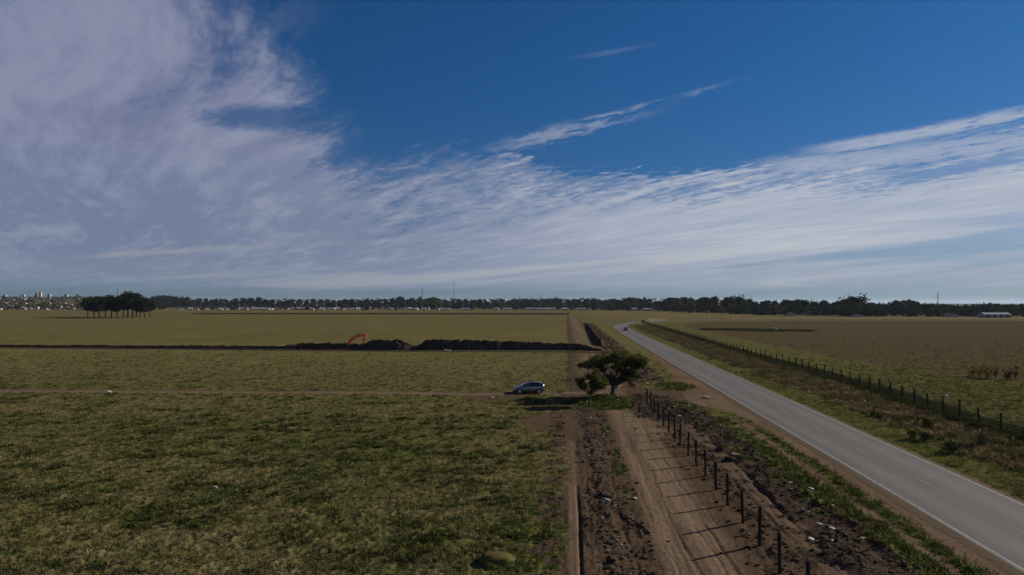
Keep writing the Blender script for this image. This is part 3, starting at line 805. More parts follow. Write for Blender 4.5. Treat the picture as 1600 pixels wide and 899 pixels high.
def tree_parts(root, centres, radii, n_each, size, leafm, barkm, trunk_r, fork, r, flat=.7, twigs=True, crown_name='crown', base=(0, 0)):
    mb = MB(); fx, fy, fz = fork
    mb.tube([(base[0], base[1], -.3), (base[0] + .02, base[1], fz * .3), ((base[0] + fx) / 2 + .05, (base[1] + fy) / 2, fz * .7), fork], [trunk_r * 1.35, trunk_r * 1.05, trunk_r * .95, trunk_r * .85], 8)
    if twigs:
        for c, rad in zip(centres, radii):
            c = Vector(c); a = Vector(fork); m = a.lerp(c, .45) + Vector((r.normal() * .12, r.normal() * .12, r.normal() * .1)) * (c - a).length * .6
            m.z = max(m.z, fz * .9) - (c - a).length * .05
            L = (c - a).length; r0 = trunk_r * .42
            mb.tube([a - Vector((0, 0, .1)), a.lerp(m, .5) + Vector((r.normal(), r.normal(), r.normal())) * .04 * L, m, m.lerp(c, .6), c], [r0, r0 * .8, r0 * .55, r0 * .35, r0 * .15], 5, False)
            for q in range(2):
                e = c + Vector((r.normal(), r.normal(), r.normal() * .6)) * rad * .7
                mb.tube([m.lerp(c, .5), (m.lerp(c, .8) + e) / 2, e], [r0 * .3, r0 * .2, r0 * .1], 4, False)
    mb.part('trunk', barkm, root, True)
    co, f = leaf_quads(centres, radii, n_each, size, r, flat)
    link(crown_name, mesh_np('crown', co, f, leafm), root)

def build_main_trees():
    bark = simple('bark', (.055, .046, .038), .95, .5, 6, bump=.6)
    lm = leaf_mat('acacia_leaves', (.064, .068, .022), .7, .3, var=.6, scale=1.1)
    r = np.random.RandomState(4)
    p = at(957, 620); p.z = hz(p.x, p.y) 
    root = tag(empty('tree', p, YAW), 'large dark spreading tree with a flat open crown by the dirt strip', 'tree')
    cs = []; rs = []
    spots = [(-3.6, 3.9, .55), (-3.0, 4.3, .7), (-2.3, 4.65, .8), (-1.6, 4.95, .8), (-.8, 5.1, .85), (0, 5.25, .8), (.8, 5.35, .8), (1.5, 5.2, .85), (2.3, 5.0, .85), (3.0, 5.05, .85), (3.6, 4.8, .8), (4.1, 4.6, .55),
             (2.0, 4.2, .8), (2.8, 4.1, .8), (3.4, 3.9, .6), (1.2, 4.4, .7), (-2.8, 3.8, .5), (-1.9, 4.1, .6), (-1.0, 4.35, .6), (.2, 4.5, .6), (2.2, 3.4, .5), (1.6, 3.3, .45), (-.3, 2.6, .4), (2.9, 3.3, .45), (2.6, 2.7, .5), (3.2, 2.9, .5), (1.9, 2.6, .4), (3.9, 4.1, .5), (-.9, 3.6, .45), (.5, 3.8, .5)]
    for X, Z, q in spots:
        for k in range(2):
            Y = r.uniform(-2.6, 2.6) * math.sqrt(max(.1, 1 - (X / 5.0) ** 2)); cs.append((X + r.normal() * .2, Y, Z - abs(Y) * .16 + r.normal() * .12)); rs.append(q * .98)
    tree_parts(root, cs, rs, 210, .11, lm, bark, .24, (.1, 0, 1.5), r, .52)
    p = at(920.5, 633); p.z = hz(p.x, p.y)
    root = tag(empty('tree', p, YAW), 'small crooked tree with a thin crown standing before the large spreading tree', 'tree')
    cs = []; rs = []
    lm2 = leaf_mat('young_leaves', (.064, .070, .020), .7, .3, var=.5, scale=1.5)
    for X, Z, q in [(-1.1, 2.5, .4), (-.7, 2.9, .5), (-.2, 3.3, .55), (.4, 3.4, .55), (1.0, 3.2, .55), (1.6, 2.8, .5), (.2, 2.7, .5), (.9, 2.5, .45), (-.3, 2.3, .35), (1.4, 2.2, .4), (-1.3, 3.0, .3), (.6, 3.75, .3), (-.8, 2.1, .35), (1.9, 2.4, .4), (.5, 2.2, .4)]:
        for k in range(2): cs.append((X + r.normal() * .15, r.uniform(-1, 1), Z)); rs.append(q * 1.0)
    tree_parts(root, cs, rs, 120, .10, lm2, bark, .10, (.15, 0, 1.3), r, .75)
    # fallen branch on the strip
    a, b = at(958, 797), at(1012, 836); mb = MB(); n = 7; P = []
    for i in range(n):
        q = a.lerp(b, i / (n - 1)) + Vector((r.normal() * .06, r.normal() * .06, 0)); q.z = hz(q.x, q.y) + .07; P.append(q - a)
    mb.tube(P, [.02, .03, .035, .04, .04, .05, .06], 6)
    o = mb.mesh('log', simple('log_wood', (.045, .036, .03), .9, .5, 8))
    o = link('fallen_branch', o, loc=a); tag(o, 'dark crooked branch lying across the dirt between clods and wheel track', 'branch')
    # grey pillar at the foot of the tree
    p = at(960, 619); p.z = hz(p.x, p.y)
    t = tag(empty('utility_pillar', p, YAW + R(38)), 'stout grey concrete pillar in front of the large spreading tree', 'pillar')
    cm = simple('concrete', (.15, .155, .16), .9, .3, 5, bump=.4)
    MB().box((0, 0, .62), (.62, .62, 1.35)).part('body', cm, t, bevel=.02)
    MB().box((0, 0, 1.335), (.72, .72, .08)).part('cap', cm, t, bevel=.01)

def proto_tree(seed, h, w, kind, leafm, barkm, n_each=45, ncl=12, size=.75, clear=.25):
    r = np.random.RandomState(seed); cs = []; rs = []
    for i in range(ncl):
        t = (i + .5) / ncl
        if kind == 'poplar': z = h * (clear + (1 - clear) * t * .93); rad = w * .5 * (.55 + .6 * math.sin(PI * min(1, t * 1.1))); cs.append((r.normal() * w * .08, r.normal() * w * .08, z)); rs.append(rad)
        else:
            a = r.rand() * 2 * PI; zz = r.rand()
            prof = {'round': math.sin(PI * (.12 + .80 * zz)), 'umbrella': .45 + .65 * math.sin(PI * min(1, zz * .9 + .05)), 'wide': .8 * math.sin(PI * (.2 + .7 * zz)) + .15}[kind]
            q = w * .5 * prof * math.sqrt(r.rand()) * .85
            z = h * (clear + .1 + (1 - clear - .2) * zz); cs.append((q * math.cos(a), q * math.sin(a), z)); rs.append(w * r.uniform(.15, .27))
    mb = MB(); tr = h * .018 + .08
    mb.tube([(0, 0, -.5), (r.normal() * .2, 0, h * .3), (r.normal() * .3, r.normal() * .3, h * .75)], [tr * 1.3, tr, tr * .5], 6)
    for c in cs[::2]: mb.tube([(0, 0, h * .3), (c[0] * .5, c[1] * .5, (h * .35 + c[2]) / 2), c], [tr * .5, tr * .35, tr * .15], 4, False)
    tm = mb.mesh('trunk', barkm, True)
    co, f = leaf_quads(cs, rs, n_each, size, r, .75)
    return tm, mesh_np('crown', co, f, leafm)
def plant(kindname, meshes, loc, scale, rz, label, cat, group=None):
    t = tag(empty(kindname, loc, rz), label, cat, group)
    t.scale = scale
    link('trunk', meshes[0], t); link('crown', meshes[1], t)
    return t
ORD = ['first', 'second', 'third', 'fourth', 'fifth', 'sixth', 'seventh', 'eighth', 'ninth', 'tenth', 'eleventh', 'twelfth', 'thirteenth', 'fourteenth', 'fifteenth', 'sixteenth', 'seventeenth', 'eighteenth', 'nineteenth', 'twentieth']
# ------------------------------------------------------------ copse and distant trees
def build_far_trees():
    r = np.random.RandomState(8)
    bark = simple('far_bark', (.05, .043, .036), .95, .3, 1)
    dark = leaf_mat('pine_foliage', (.020, .026, .011), .8, .1, var=.5, scale=.12)
    darker = leaf_mat('gum_foliage', (.024, .030, .015), .8, .1, var=.5, scale=.12)
    olive = leaf_mat('olive_foliage', (.046, .048, .020), .8, .15, var=.5, scale=.1)
    yellow = leaf_mat('autumn_foliage', (.085, .072, .020), .8, .2, var=.4, scale=.1)
    greyish = leaf_mat('bare_twigs', (.060, .052, .038), .85, .15, var=.4, scale=.1)
    cop = [proto_tree(50 + i, 20, 13, 'umbrella', dark, bark, 120, 20, .55, .27) for i in range(4)]
    spots = [(137, 17.5, .8), (147, 18.5, 1), (155, 18, .95), (165, 19, 1), (174, 18.5, 1), (183, 18.5, 1), (193, 20.5, 1.1), (200, 22, 1.25), (207, 21, 1.15), (213, 19.5, 1), (219, 18, .95), (226, 16.5, .9), (234, 15, .75)]
    g = 'tall trees of the dark copse in the left pasture'
    for i, (px, h, w) in enumerate(spots):
        p = at(px, 495.0 + (i % 3) * .7 + .6); p.z = hz(p.x, p.y) - .2
        lab = {0: 'low outermost tree on the open left side of the dark pasture copse', 7: 'broadest and tallest tree in the dark pasture copse', len(spots) - 1: 'shortest tree closing the dark copse on the side towards the excavator'}.get(i, '%s tree counted from the left in the dark copse' % ORD[i])
        plant('copse_tree', cop[i % 4], p, (w * 1.0, w * 1.0, h / 20), r.rand() * 6, lab, 'tree', g)
    P = {'pine': [proto_tree(70 + i, 14, 15, 'umbrella', dark, bark, 75, 16, .95, .06) for i in range(3)],
         'gum': [proto_tree(80 + i, 15, 13, 'round', darker, bark, 75, 16, .95, .0) for i in range(3)],
         'olive': [proto_tree(90 + i, 10, 11, 'wide', olive, bark, 60, 13, .8, -.05) for i in range(3)],
         'yellow': [proto_tree(100 + i, 9, 8, 'round', yellow, bark, 55, 11, .7, -.05) for i in range(2)],
         'poplar': [proto_tree(110 + i, 13, 3.6, 'poplar', yellow, bark, 40, 10, .5, .0) for i in range(2)],
         'grey': [proto_tree(120 + i, 10, 10, 'wide', greyish, bark, 50, 13, .7, -.05) for i in range(3)]}
    H = {'pine': 14, 'gum': 15, 'olive': 10, 'yellow': 9, 'poplar': 13, 'grey': 10}
    words_ = {'pine': 'dark broad pine', 'gum': 'dark rounded gum tree', 'olive': 'olive green bushy tree', 'yellow': 'yellowing autumn tree', 'poplar': 'slim yellow poplar', 'grey': 'greyish half bare tree'}
    def sector(px):
        for a, s in ((130, 'on the town slope before the copse'), (245, 'behind the dark copse'), (330, 'just past the dark copse'), (480, 'among the white houses in the town'), (560, 'over the town roofs before the excavator'), (640, 'over the town roofs past the excavator'),
                     (700, 'around the tall lattice mast'), (780, 'beside the thin guyed mast'), (860, 'near the short mast at the end of the strip'), (940, 'behind the far end of the dirt strip'), (1030, 'behind the bend of the road'), (1100, 'beyond the small white sheds past the bend'),
                     (1180, 'over the start of the brown field'), (1260, 'behind the field before the tall crowns'), (1350, 'under the tallest crowns behind the brown field'), (1440, 'behind the middle of the brown field'), (1520, 'near the needle-thin mast'), (2000, 'beside the long blue-roofed shed')):
            if px < a: return s
    top = poly_interp([(-40, 470), (120, 468), (225, 466), (235, 463), (258, 462), (270, 464), (285, 463.5), (300, 467), (350, 467.5), (372, 466), (405, 465), (420, 467), (450, 467.5), (520, 468), (600, 466.5), (627, 464.5), (640, 467), (655, 465), (675, 464.5), (690, 467.5),
                       (745, 468), (790, 467.5), (805, 466), (830, 468), (852, 466.5), (875, 467), (890, 468), (925, 465.5), (940, 469), (965, 467), (985, 465), (1000, 467), (1030, 468), (1045, 466), (1060, 463.5), (1075, 466), (1090, 467.5), (1110, 462), (1125, 467), (1142, 462), (1165, 466), (1172, 472), (1195, 469),
                       (1215, 470), (1235, 468), (1262, 468), (1278, 473), (1285, 469), (1298, 474), (1320, 468), (1338, 463), (1350, 474), (1365, 473), (1380, 475), (1398, 470), (1412, 467.5), (1428, 471), (1444, 476), (1478, 475), (1495, 477), (1535, 476), (1548, 473), (1565, 477), (1600, 475), (1680, 474)])
    dist = poly_interp([(-60, 1500), (300, 1500), (640, 1420), (900, 1280), (1000, 1150), (1120, 820), (1200, 720), (1320, 660), (1700, 640)])
    def put(px, D, hh, kind, back=True):
        q = at_d(px, D); q.z = hz(q.x, q.y) - .3
        if hh < 2.5: return
        s = hh / H[kind]; w = s * r.uniform(.9, 1.25)
        w = max(w, .7)
        lab = words_[kind] + ' ' + sector(px)
        plant('distant_tree', P[kind][r.randint(len(P[kind]))], q, (w, w, s), r.rand() * 6.3, lab, 'tree', 'distant trees ' + sector(px))
    def need(px, D, ytop):
        q = at_d(px, D); z = hz(q.x, q.y); return (474 - ytop) / FOC * D + CAM_H - z
    px = 238.0                                    # skyline row
    while px < 1640:
        D = dist(px) * r.uniform(1.0, 1.12) + (80 if px < 900 else 25); k = 'pine' if r.rand() < .5 else 'gum'
        put(px, D, need(px, D, top(px) + r.uniform(-.3, 1.6)), k)
        px += r.uniform(8.0, 13) if px < 1100 else r.uniform(12, 18)
    px = 330.0                                    # nearer, lower row
    while px < 1640:
        D = dist(px) * (r.uniform(.93, 1.02) if px > 640 else r.uniform(.97, 1.06)); a = r.rand()
        k = ('olive' if a < .42 else 'grey' if a < .68 else 'gum' if a < .83 else 'yellow' if a < .92 else 'poplar')
        t = top(px); low = 484 if px < 900 else 490
        y = t + (low - t) * (r.uniform(.15, .5) if px > 640 else r.uniform(.35, .75))
        put(px, D, need(px, D, y), k)
        px += r.uniform(10, 16) if px > 640 else r.uniform(14, 22)
    # the closed wood that stands behind and between the single trees
    n = 3400; pxs = r.uniform(236, 1660, n); Ds = dist(pxs) * r.uniform(1.04, 1.22, n) + 20
    pos = np.array([tuple(at_d(a_, b_)) for a_, b_ in zip(pxs, Ds)]); hh = land(pos[:, 0], pos[:, 1])['h']
    full = (474 - top(pxs)) / FOC * Ds + CAM_H - hh
    fr = r.rand(n); z = hh + np.maximum(full * (np.where(pxs < 1050, .93, .82) + .1 * r.rand(n)), 2.5) * fr
    lobes = leaf_quads(np.stack([pos[:, 0], pos[:, 1], z], -1), 2.2 + 1.5 * r.rand(n), 15, 1.1, r, .8)
    o = link('far_wood', mesh_np('far_wood', lobes[0], lobes[1], leaf_mat('wood_foliage', (.032, .034, .018), .85, .1, var=.6, scale=.05)))
    tag(o, 'closed dark mass of the far wood behind the single trees', kind='stuff')
    n = 1500; pxs = r.uniform(-60, 245, n); Ds = 1240 + 2100 * r.rand(n) ** 1.1
    pos = np.array([tuple(at_d(a_, b_)) for a_, b_ in zip(pxs, Ds)]); hh = land(pos[:, 0], pos[:, 1])['h']
    lobes = leaf_quads(np.stack([pos[:, 0], pos[:, 1], hh + 1.0 + 3.2 * r.rand(n) * (Ds > 1300)], -1), 2.4 + 2.4 * r.rand(n), 14, 1.3, r, .7)
    o = link('town_greenery', mesh_np('town_greenery', lobes[0], lobes[1], MATS['wood_foliage']))
    tag(o, 'dark garden greenery filling the gaps between the town houses', kind='stuff')
    # scrubby small trees between the houses of the town edge
    for i in range(36):
        px = r.uniform(245, 640); D = r.uniform(1180, 1400); put(px, D, r.uniform(4, 8.5), ['gum', 'olive', 'grey'][r.randint(3)])
    px = -30.0                                    # trees inside the town on the slope
    while px < 260:
        D = r.uniform(1230, 3000); put(px, D, r.uniform(6, 11), 'gum' if r.rand() < .6 else 'olive'); px += r.uniform(4.5, 7.5)

# ------------------------------------------------------------ distant houses
def build_town():
    r = np.random.RandomState(31)
    white = simple('white_render', (.33, .32, .31), .9, .2, .5); cream = simple('cream_render', (.32, .28, .22), .9, .15, .5)
    brick = simple('brick_wall', (.20, .095, .06), .95, .25, .8); grey = simple('grey_render', (.22, .21, .20), .9, .2, .5)
    tile = simple('red_tiles', (.22, .085, .055), .85, .2, .8); tin = simple('sheet_roof', (.30, .31, .32), .6, .2, .5); darkr = simple('dark_roof', (.06, .055, .055), .8, .2, .5)
    glass = simple('dark_glass', (.02, .025, .03), .2, .1, 1, spec=.6)
    def house(kind, wall, roof, L=9, Wd=7, h=3.0):
        t = empty('house', (0, 0, 0))
        MB().box((0, 0, h / 2 - .5), (L, Wd, h + 1)).part('wall', wall, t)
        m = MB()
        if kind == 'flat': m.box((0, 0, h + .09), (L + .5, Wd + .5, .18)); m.box((L * .2, 0, h + .65), (1.6, 1.4, .9))
        elif kind == 'gable': 
            m.prism([(-Wd / 2 - .5, h - .1), (0, h + 1.9), (Wd / 2 + .5, h - .1), (0, h + 1.6)], -L / 2 - .4, L / 2 + .4, Matrix.Rotation(PI / 2, 4, 'Z'))
            MB().prism([(-Wd / 2 , h), (0, h + 1.58), (Wd / 2, h)], -L / 2 + .02, L / 2 - .02, Matrix.Rotation(PI / 2, 4, 'Z')).part('gable', wall, t)
        elif kind == 'hip': m.add([(-L / 2 - .4, -Wd / 2 - .4, h), (L / 2 + .4, -Wd / 2 - .4, h), (L / 2 + .4, Wd / 2 + .4, h), (-L / 2 - .4, Wd / 2 + .4, h), (-L / 2 + Wd / 2, 0, h + 1.9), (L / 2 - Wd / 2, 0, h + 1.9)], [(0, 1, 5, 4), (1, 2, 5), (2, 3, 4, 5), (3, 0, 4), (3, 2, 1, 0)])
        elif kind == 'shed': m.prism([(-Wd / 2 - .3, h), (Wd / 2 + .3, h + .9), (Wd / 2 + .3, h + 1.0), (-Wd / 2 - .3, h + .12)], -L / 2 - .3, L / 2 + .3, Matrix.Rotation(PI / 2, 4, 'Z'))
        m.part('roof', roof, t)
        nf = 1 if h < 4 else 2
        for fl in range(nf):
            for wx in ([-.3, .3] if L < 12 else [-.38, -.13, .13, .38]):
                MB().box((wx * L, -Wd / 2 - .02, 1.5 + fl * 2.8), (1.3, .08, 1.1)).part('window', glass, t)
        MB().box((0, -Wd / 2 - .02, 1.0), (.95, .08, 2.05)).part('door', darkr, t)
        return t
    K = [('small white flat-roofed house', house('flat', white, grey)), ('white house with red tiled roof', house('hip', white, tile)), ('white gabled house with pale sheet roof', house('gable', white, tin)),
         ('bare brick house with flat roof', house('flat', brick, grey, 8, 6)), ('cream house with dark roof', house('hip', cream, darkr, 10, 7)), ('two-storey white block house', house('flat', white, tin, 8, 7, 5.8)),
         ('brick house with pale sheet roof', house('shed', brick, tin, 9, 6)), ('grey rendered house with red tiled roof', house('gable', grey, tile)), ('long white shed with sheet roof', house('shed', white, tin, 20, 8, 3.4)), ('long low bright-roofed shed', house('gable', white, tin, 24, 8, 3))]
    used = set()
    def sec(px):
        for a, s in ((22, 'at the edge of the frame below the town'), (45, 'left of the tall apartment blocks'), (68, 'below the tall apartment blocks'), (95, 'below the short town mast'), (132, 'just before the dark copse'), (245, 'glimpsed behind the copse trunks'), (290, 'right after the copse'), (345, 'between copse and the white sheds'), (380, 'past the first white sheds'), (420, 'around the long white roof'), (460, 'beyond the long white roof'), (500, 'in the middle of the town edge'),
                     (540, 'in the town behind the excavator'), (580, 'in the town just past the excavator arm'), (620, 'in the last dense row of the town'), (665, 'at the foot of the lattice mast'), (740, 'near the foot of the guyed mast'), (800, 'under the treeline between the masts'), (860, 'under the trees by the short mast'), (930, 'at the far end of the dirt strip'), (1040, 'behind the bend of the road'), (1130, 'under the dark trees past the bend'), (1300, 'under the trees by the brown field'), (2000, 'near the thin mast behind the brown field')):
            if px < a: return s
    def put(px, D, k, rz, s=1.0):
        lab, proto = K[k]; q = at_d(px, D); q.z = hz(q.x, q.y)
        t = proto if k not in used else copy_tree(proto); used.add(k)
        t.location = q; t.rotation_euler = (0, 0, rz); t.scale = (s, s, s * r.uniform(.9, 1.15))
        tag(t, lab + ' ' + sec(px), 'house', 'town houses ' + sec(px))
    def rk(): return int(r.choice(10, p=[.18, .12, .14, .12, .08, .12, .08, .08, .05, .03]))
    for row, (D0, n) in enumerate(((1290, 26), (1430, 22), (1620, 20), (1900, 18), (2300, 16), (2750, 14))):
        for i in range(n):
            px = -25 + (i + r.rand()) * 270.0 / n
            if 130 < px < 235 and row > 1 and r.rand() < .7: continue
            put(px, D0 * r.uniform(.97, 1.05), rk(), YAW + r.choice([0, PI / 2]) + r.normal() * .15, r.uniform(.6, .9) + row * .05)
    for row, (D0, n, a, b) in enumerate(((1205, 24, 250, 640), (1250, 26, 330, 640), (1300, 24, 340, 640), (1365, 20, 340, 640))):
        for i in range(n):
            put(a + (i + r.rand()) * (b - a) / n, D0 * r.uniform(.98, 1.03), rk(), YAW + r.choice([0, PI / 2, .5]) + r.normal() * .2, r.uniform(.5, .85))
    for px, D, k in ((403, 1215, 9), (413, 1212, 9), (646, 1200, 8), (662, 1190, 2), (668, 1210, 5), (684, 1205, 0), (696, 1190, 8), (727, 1190, 8), (737, 1185, 0), (776, 1180, 0), (777, 1240, 2), (793, 1210, 8), (828, 1180, 8), (846, 1175, 9), (861, 1180, 8), (881, 1150, 2), (883, 1130, 6), (908, 1150, 8), (953, 1130, 2), (987, 1120, 8), (1004, 1080, 0), (1013, 1060, 8), (1038, 1060, 4), (1063, 1020, 8), (1085, 990, 6),
                     (1235, 640, 1), (1338, 585, 0), (1275, 690, 8), (1420, 640, 4), (1482, 600, 1), (1489, 590, 4)):
        put(px, D, k, YAW + r.normal() * .1, .65 if px > 1200 else .8)
    # long blue-roofed shed behind the brown field
    q = at_d(1553, 560); q.z = hz(q.x, q.y)
    t = tag(empty('shed', q, YAW), 'long low shed with pale blue sheet roof among the trees behind the brown field', 'shed')
    MB().box((0, 0, 1.3), (21, 9, 3.4)).part('wall', cream, t)
    MB().prism([(-5, 2.7), (0, 4.3), (5, 2.7), (0, 4.0)], -11, 11, Matrix.Rotation(PI / 2, 4, 'Z')).part('roof', simple('blue_sheet', (.12, .15, .185), .5, .1, .5), t)
    for k in range(4): MB().box((-8 + k * 5.2, -4.52, 1.4), (2.4, .1, 2.2)).part('door', darkr, t)
    # apartment blocks on the town's skyline
    for i, (px, w, h, lab) in enumerate(((57, 11, 25, 'narrower white apartment block beside the tallest one'), (63, 11, 30, 'tallest white apartment block on the town skyline'), (77, 12, 20, 'pale apartment block right of the tallest one'), (36, 14, 17, 'low wide pale block left of the tallest one'), (103, 16, 18, 'pale block by the short town mast'), (122, 18, 17, 'pale block nearest the copse'), (8, 12, 16, 'pale block at the edge of the frame'))):
        q = at_d(px, 3300); q.z = hz(q.x, q.y) - 1
        t = tag(empty('apartment_block', q, YAW + .2), lab, 'building', 'apartment blocks on the town skyline')
        MB().box((0, 0, h / 2), (w, 12, h)).part('wall', white if i != 0 else cream, t)
        MB().box((w * .2, 0, h + 1.2), (w * .4, 5, 2.4)).part('roof_house', grey, t)
        m = MB()
        for f_ in range(int(h // 3)): m.box((0, -6.03, 1.6 + f_ * 3), (w * .8, .1, 1.1))
        m.part('window_band', glass, t)
    # masts
    steel = simple('mast_steel', (.10, .095, .10), .6, .2, 2)
    def mast(px, D, h, w, lab, guy=False, dish=True):
        q = at_d(px, D); q.z = hz(q.x, q.y) - .5
        t = tag(empty('radio_mast', q, YAW + .3), lab, 'mast'); m = MB()
        w1 = w * (1 if guy else .35); n = max(6, int(h / (w * 1.6)))
        def cor(k, z): s_ = (w + (w1 - w) * z / h) / 2; return Vector(((-s_, s_, s_, -s_)[k], (-s_, -s_, s_, s_)[k], z))
        th = .10 if guy else .15
        for k in range(4): m.tube([cor(k, 0), cor(k, h)], [th, th * .8], 4)
        for i in range(n):
            z0, z1 = h * i / n, h * (i + 1) / n
            for k in range(4): m.tube([cor(k, z0), cor((k + 1) % 4, z1)], th * .5, 3, False)
        m.part('lattice', steel, t)
        MB().tube([(0, 0, h), (0, 0, h * 1.07 + 1)], .09, 5).part('antenna', steel, t)
        if dish:
            for k, z in enumerate((h * .82, h * .93)): MB().tube([(w1 * .5 + .1, 0, z), (w1 * .5 + .6, 0, z)], [.9, .9], 10).part('dish', steel, t)
        if guy:
            for k in range(3):
                a = k * 2.094
                for z in (h * .5, h * .95): MB().tube([(0, 0, z), (math.cos(a) * h * .5, math.sin(a) * h * .5, 0)], .03, 3, False).part('guy_wire', steel, t)
    mast(659.8, 1400, 44, 2.6, 'tall lattice mast rising over the treeline')
    mast(709.5, 1500, 55, .8, 'very thin guyed mast right of the lattice mast', True, False)
    mast(844.5, 1260, 25, 1.6, 'short mast with dishes over the trees at the end of the strip')
    mast(183.5, 1300, 38, 1.5, 'thin mast showing above the dark copse', False)
    mast(94, 2600, 44, 2.4, 'short lattice mast above the town roofs', False)
    mast(45.5, 2900, 52, 1.6, 'faint thin mast by the left apartment blocks', True, False)
    mast(1465.3, 800, 24, .8, 'needle-thin mast behind the brown field', True, False)

# ------------------------------------------------------------ spoil heaps
def soil_mat():
    def b(g, bs):
        pos = g.node('ShaderNodeNewGeometry').outputs['Position']
        n = g.noise(pos, 1.6, 4, .65); n2 = g.noise(pos, 7, 2, .6)
        c = g.mix(g.step(n, .35, .65), (.022, .016, .013), (.066, .048, .036))
        c = g.mix(g.step(n2, .64, .74) * .7, c, (.13, .105, .085))
        g.put(bs.inputs['Base Color'], c); bs.inputs['Roughness'].default_value = .97; bs.inputs['Specular IOR Level'].default_value = 0.0
        bn = g.node('ShaderNodeBump'); bn.inputs['Strength'].default_value = 1.0; bn.inputs['Distance'].default_value = .2
        g.put(bn.inputs['Height'], n + n2 * .4); g.l.new(bn.outputs[0], bs.inputs['Normal'])
    return material('dug_soil', b)
def heap(path, prof_h, name, label, cat, seed, step=.45, slope=1.0, amp=.35):
    """ridge along a path; prof_h(s fraction)->height"""
    P = np.array(path, float); s = np.concatenate([[0], np.cumsum(np.linalg.norm(np.diff(P, axis=0), axis=1))])
    n = int(s[-1] / step); t = np.linspace(0, s[-1], n)
    cx = np.interp(t, s, P[:, 0]); cy = np.interp(t, s, P[:, 1])
    T = np.gradient(np.stack([cx, cy], -1), axis=0); T /= np.linalg.norm(T, axis=1)[:, None]; Nn = np.stack([T[:, 1], -T[:, 0]], -1)
    H = prof_h(t / s[-1]) * (1 + .16 * fbm(t / 2.6, t * 0 + seed, 3, seed)) 
    H = np.maximum(H, .03)
    k = 22; w = np.linspace(-1, 1, k)
    wid = (H * 1.0 / slope + .25)[:, None] * w[None, :]
    X = cx[:, None] + Nn[:, 0:1] * wid; Y = cy[:, None] + Nn[:, 1:2] * wid
    shp = np.clip(1 - np.abs(w), 0, 1)[None, :] ** .8
    nz = fbm(X / .9, Y / .9, 3, seed + 3) * amp
    Z = H[:, None] * (shp * 1.08 - .04) + nz * shp * np.minimum(H, 1.2)[:, None] + np.maximum(perlin(X / .4, Y / .4, seed + 5), 0) * .3 * shp
    base = land(X, Y)['h']
    fr = np.abs(w)[None, :] > .98
    Z = np.minimum(base, np.maximum(base, 0)) * 1 + np.where(fr, -.12, Z) 
    X = X + Nn[:, 0:1] * fbm(X / 1.3, Y / 1.3, 2, seed + 8) * .25
    co = np.stack([X, Y, Z], -1).reshape(-1, 3); i = np.arange(n * k).reshape(n, k)
    f = np.stack([i[:-1, :-1], i[:-1, 1:], i[1:, 1:], i[1:, :-1]], -1).reshape(-1, 4)
    c0 = co.mean(0); c0[2] = 0
    me = mesh_np(name, co - c0, f, soil_mat())
    return tag(link(name, me, loc=tuple(c0)), label, cat)
def build_heaps():
    def seg(a, b, n=20):
        out = []
        for i in range(n + 1):
            px = a + (b - a) * i / n
            py = np.interp(px, [-700, 0, 300, 460, 640, 800, 900, 940], [538.5, 542.0, 544.5, 545.5, 546.5, 546.5, 547.0, 548.6])
            q = at(px, py); out.append((q.x, q.y))
        return out
    def H(tab, a, b):
        x = np.array([t[0] for t in tab], float); h = np.array([t[1] for t in tab], float)
        return lambda f: np.interp(a + (b - a) * f, x, h)
    heap(seg(-600, 466, 60), H([(-600, .45), (0, .5), (200, .55), (380, .75), (466, .8)], -600, 466), 'soil_bank', 'long low dark soil bank running from the frame edge to the big heaps', 'soil bank', 3, 1.0, .8, .2)
    heap(seg(459, 660), H([(459, .3), (468, 1.55), (520, 1.5), (532, 1.6), (545, 1.4), (568, 1.35), (582, 2.3), (592, 2.45), (622, 2.4), (634, 2.0), (642, 1.0), (660, .75)], 459, 660), 'soil_heap', 'dark soil heap that hides the lower half of the red excavator', 'soil heap', 5, .4, 1.15)
    heap(seg(650, 940, 30), H([(650, .4), (664, 2.2), (672, 2.5), (720, 2.4), (780, 2.2), (840, 1.8), (880, 1.6), (905, 1.55), (918, 1.2), (940, .25)], 650, 940), 'soil_heap', 'longest dark soil heap ending at the dirt strip', 'soil heap', 9, .4, 1.15)
    a = [(9.6, 190), (9.7, 208), (9.8, 235), (10.1, 270), (10.5, 320), (11.0, 400)]
    heap(a, lambda f: np.interp(f, [0, .04, .3, .7, 1], [.2, 1.35, 1.25, .9, .4]), 'soil_bank', 'dark soil bank along the far part of the dirt strip beside rubble', 'soil bank', 13, .6, 1.2)
    # pale slab at the foot of the heap
    p = at(699, 548.5); m = simple('pale_debris', (.50, .50, .48), .8, .2, 3)
    b = MB(); b.box((0, 0, .12), (1.5, .5, .12), Matrix.Rotation(.25, 4, 'Y')); b.box((.5, .1, .1), (.5, .5, .2))
    tag(link('slab', b.mesh('slab', m), loc=p), 'pale slab lying at the foot of the longest soil heap', 'slab')

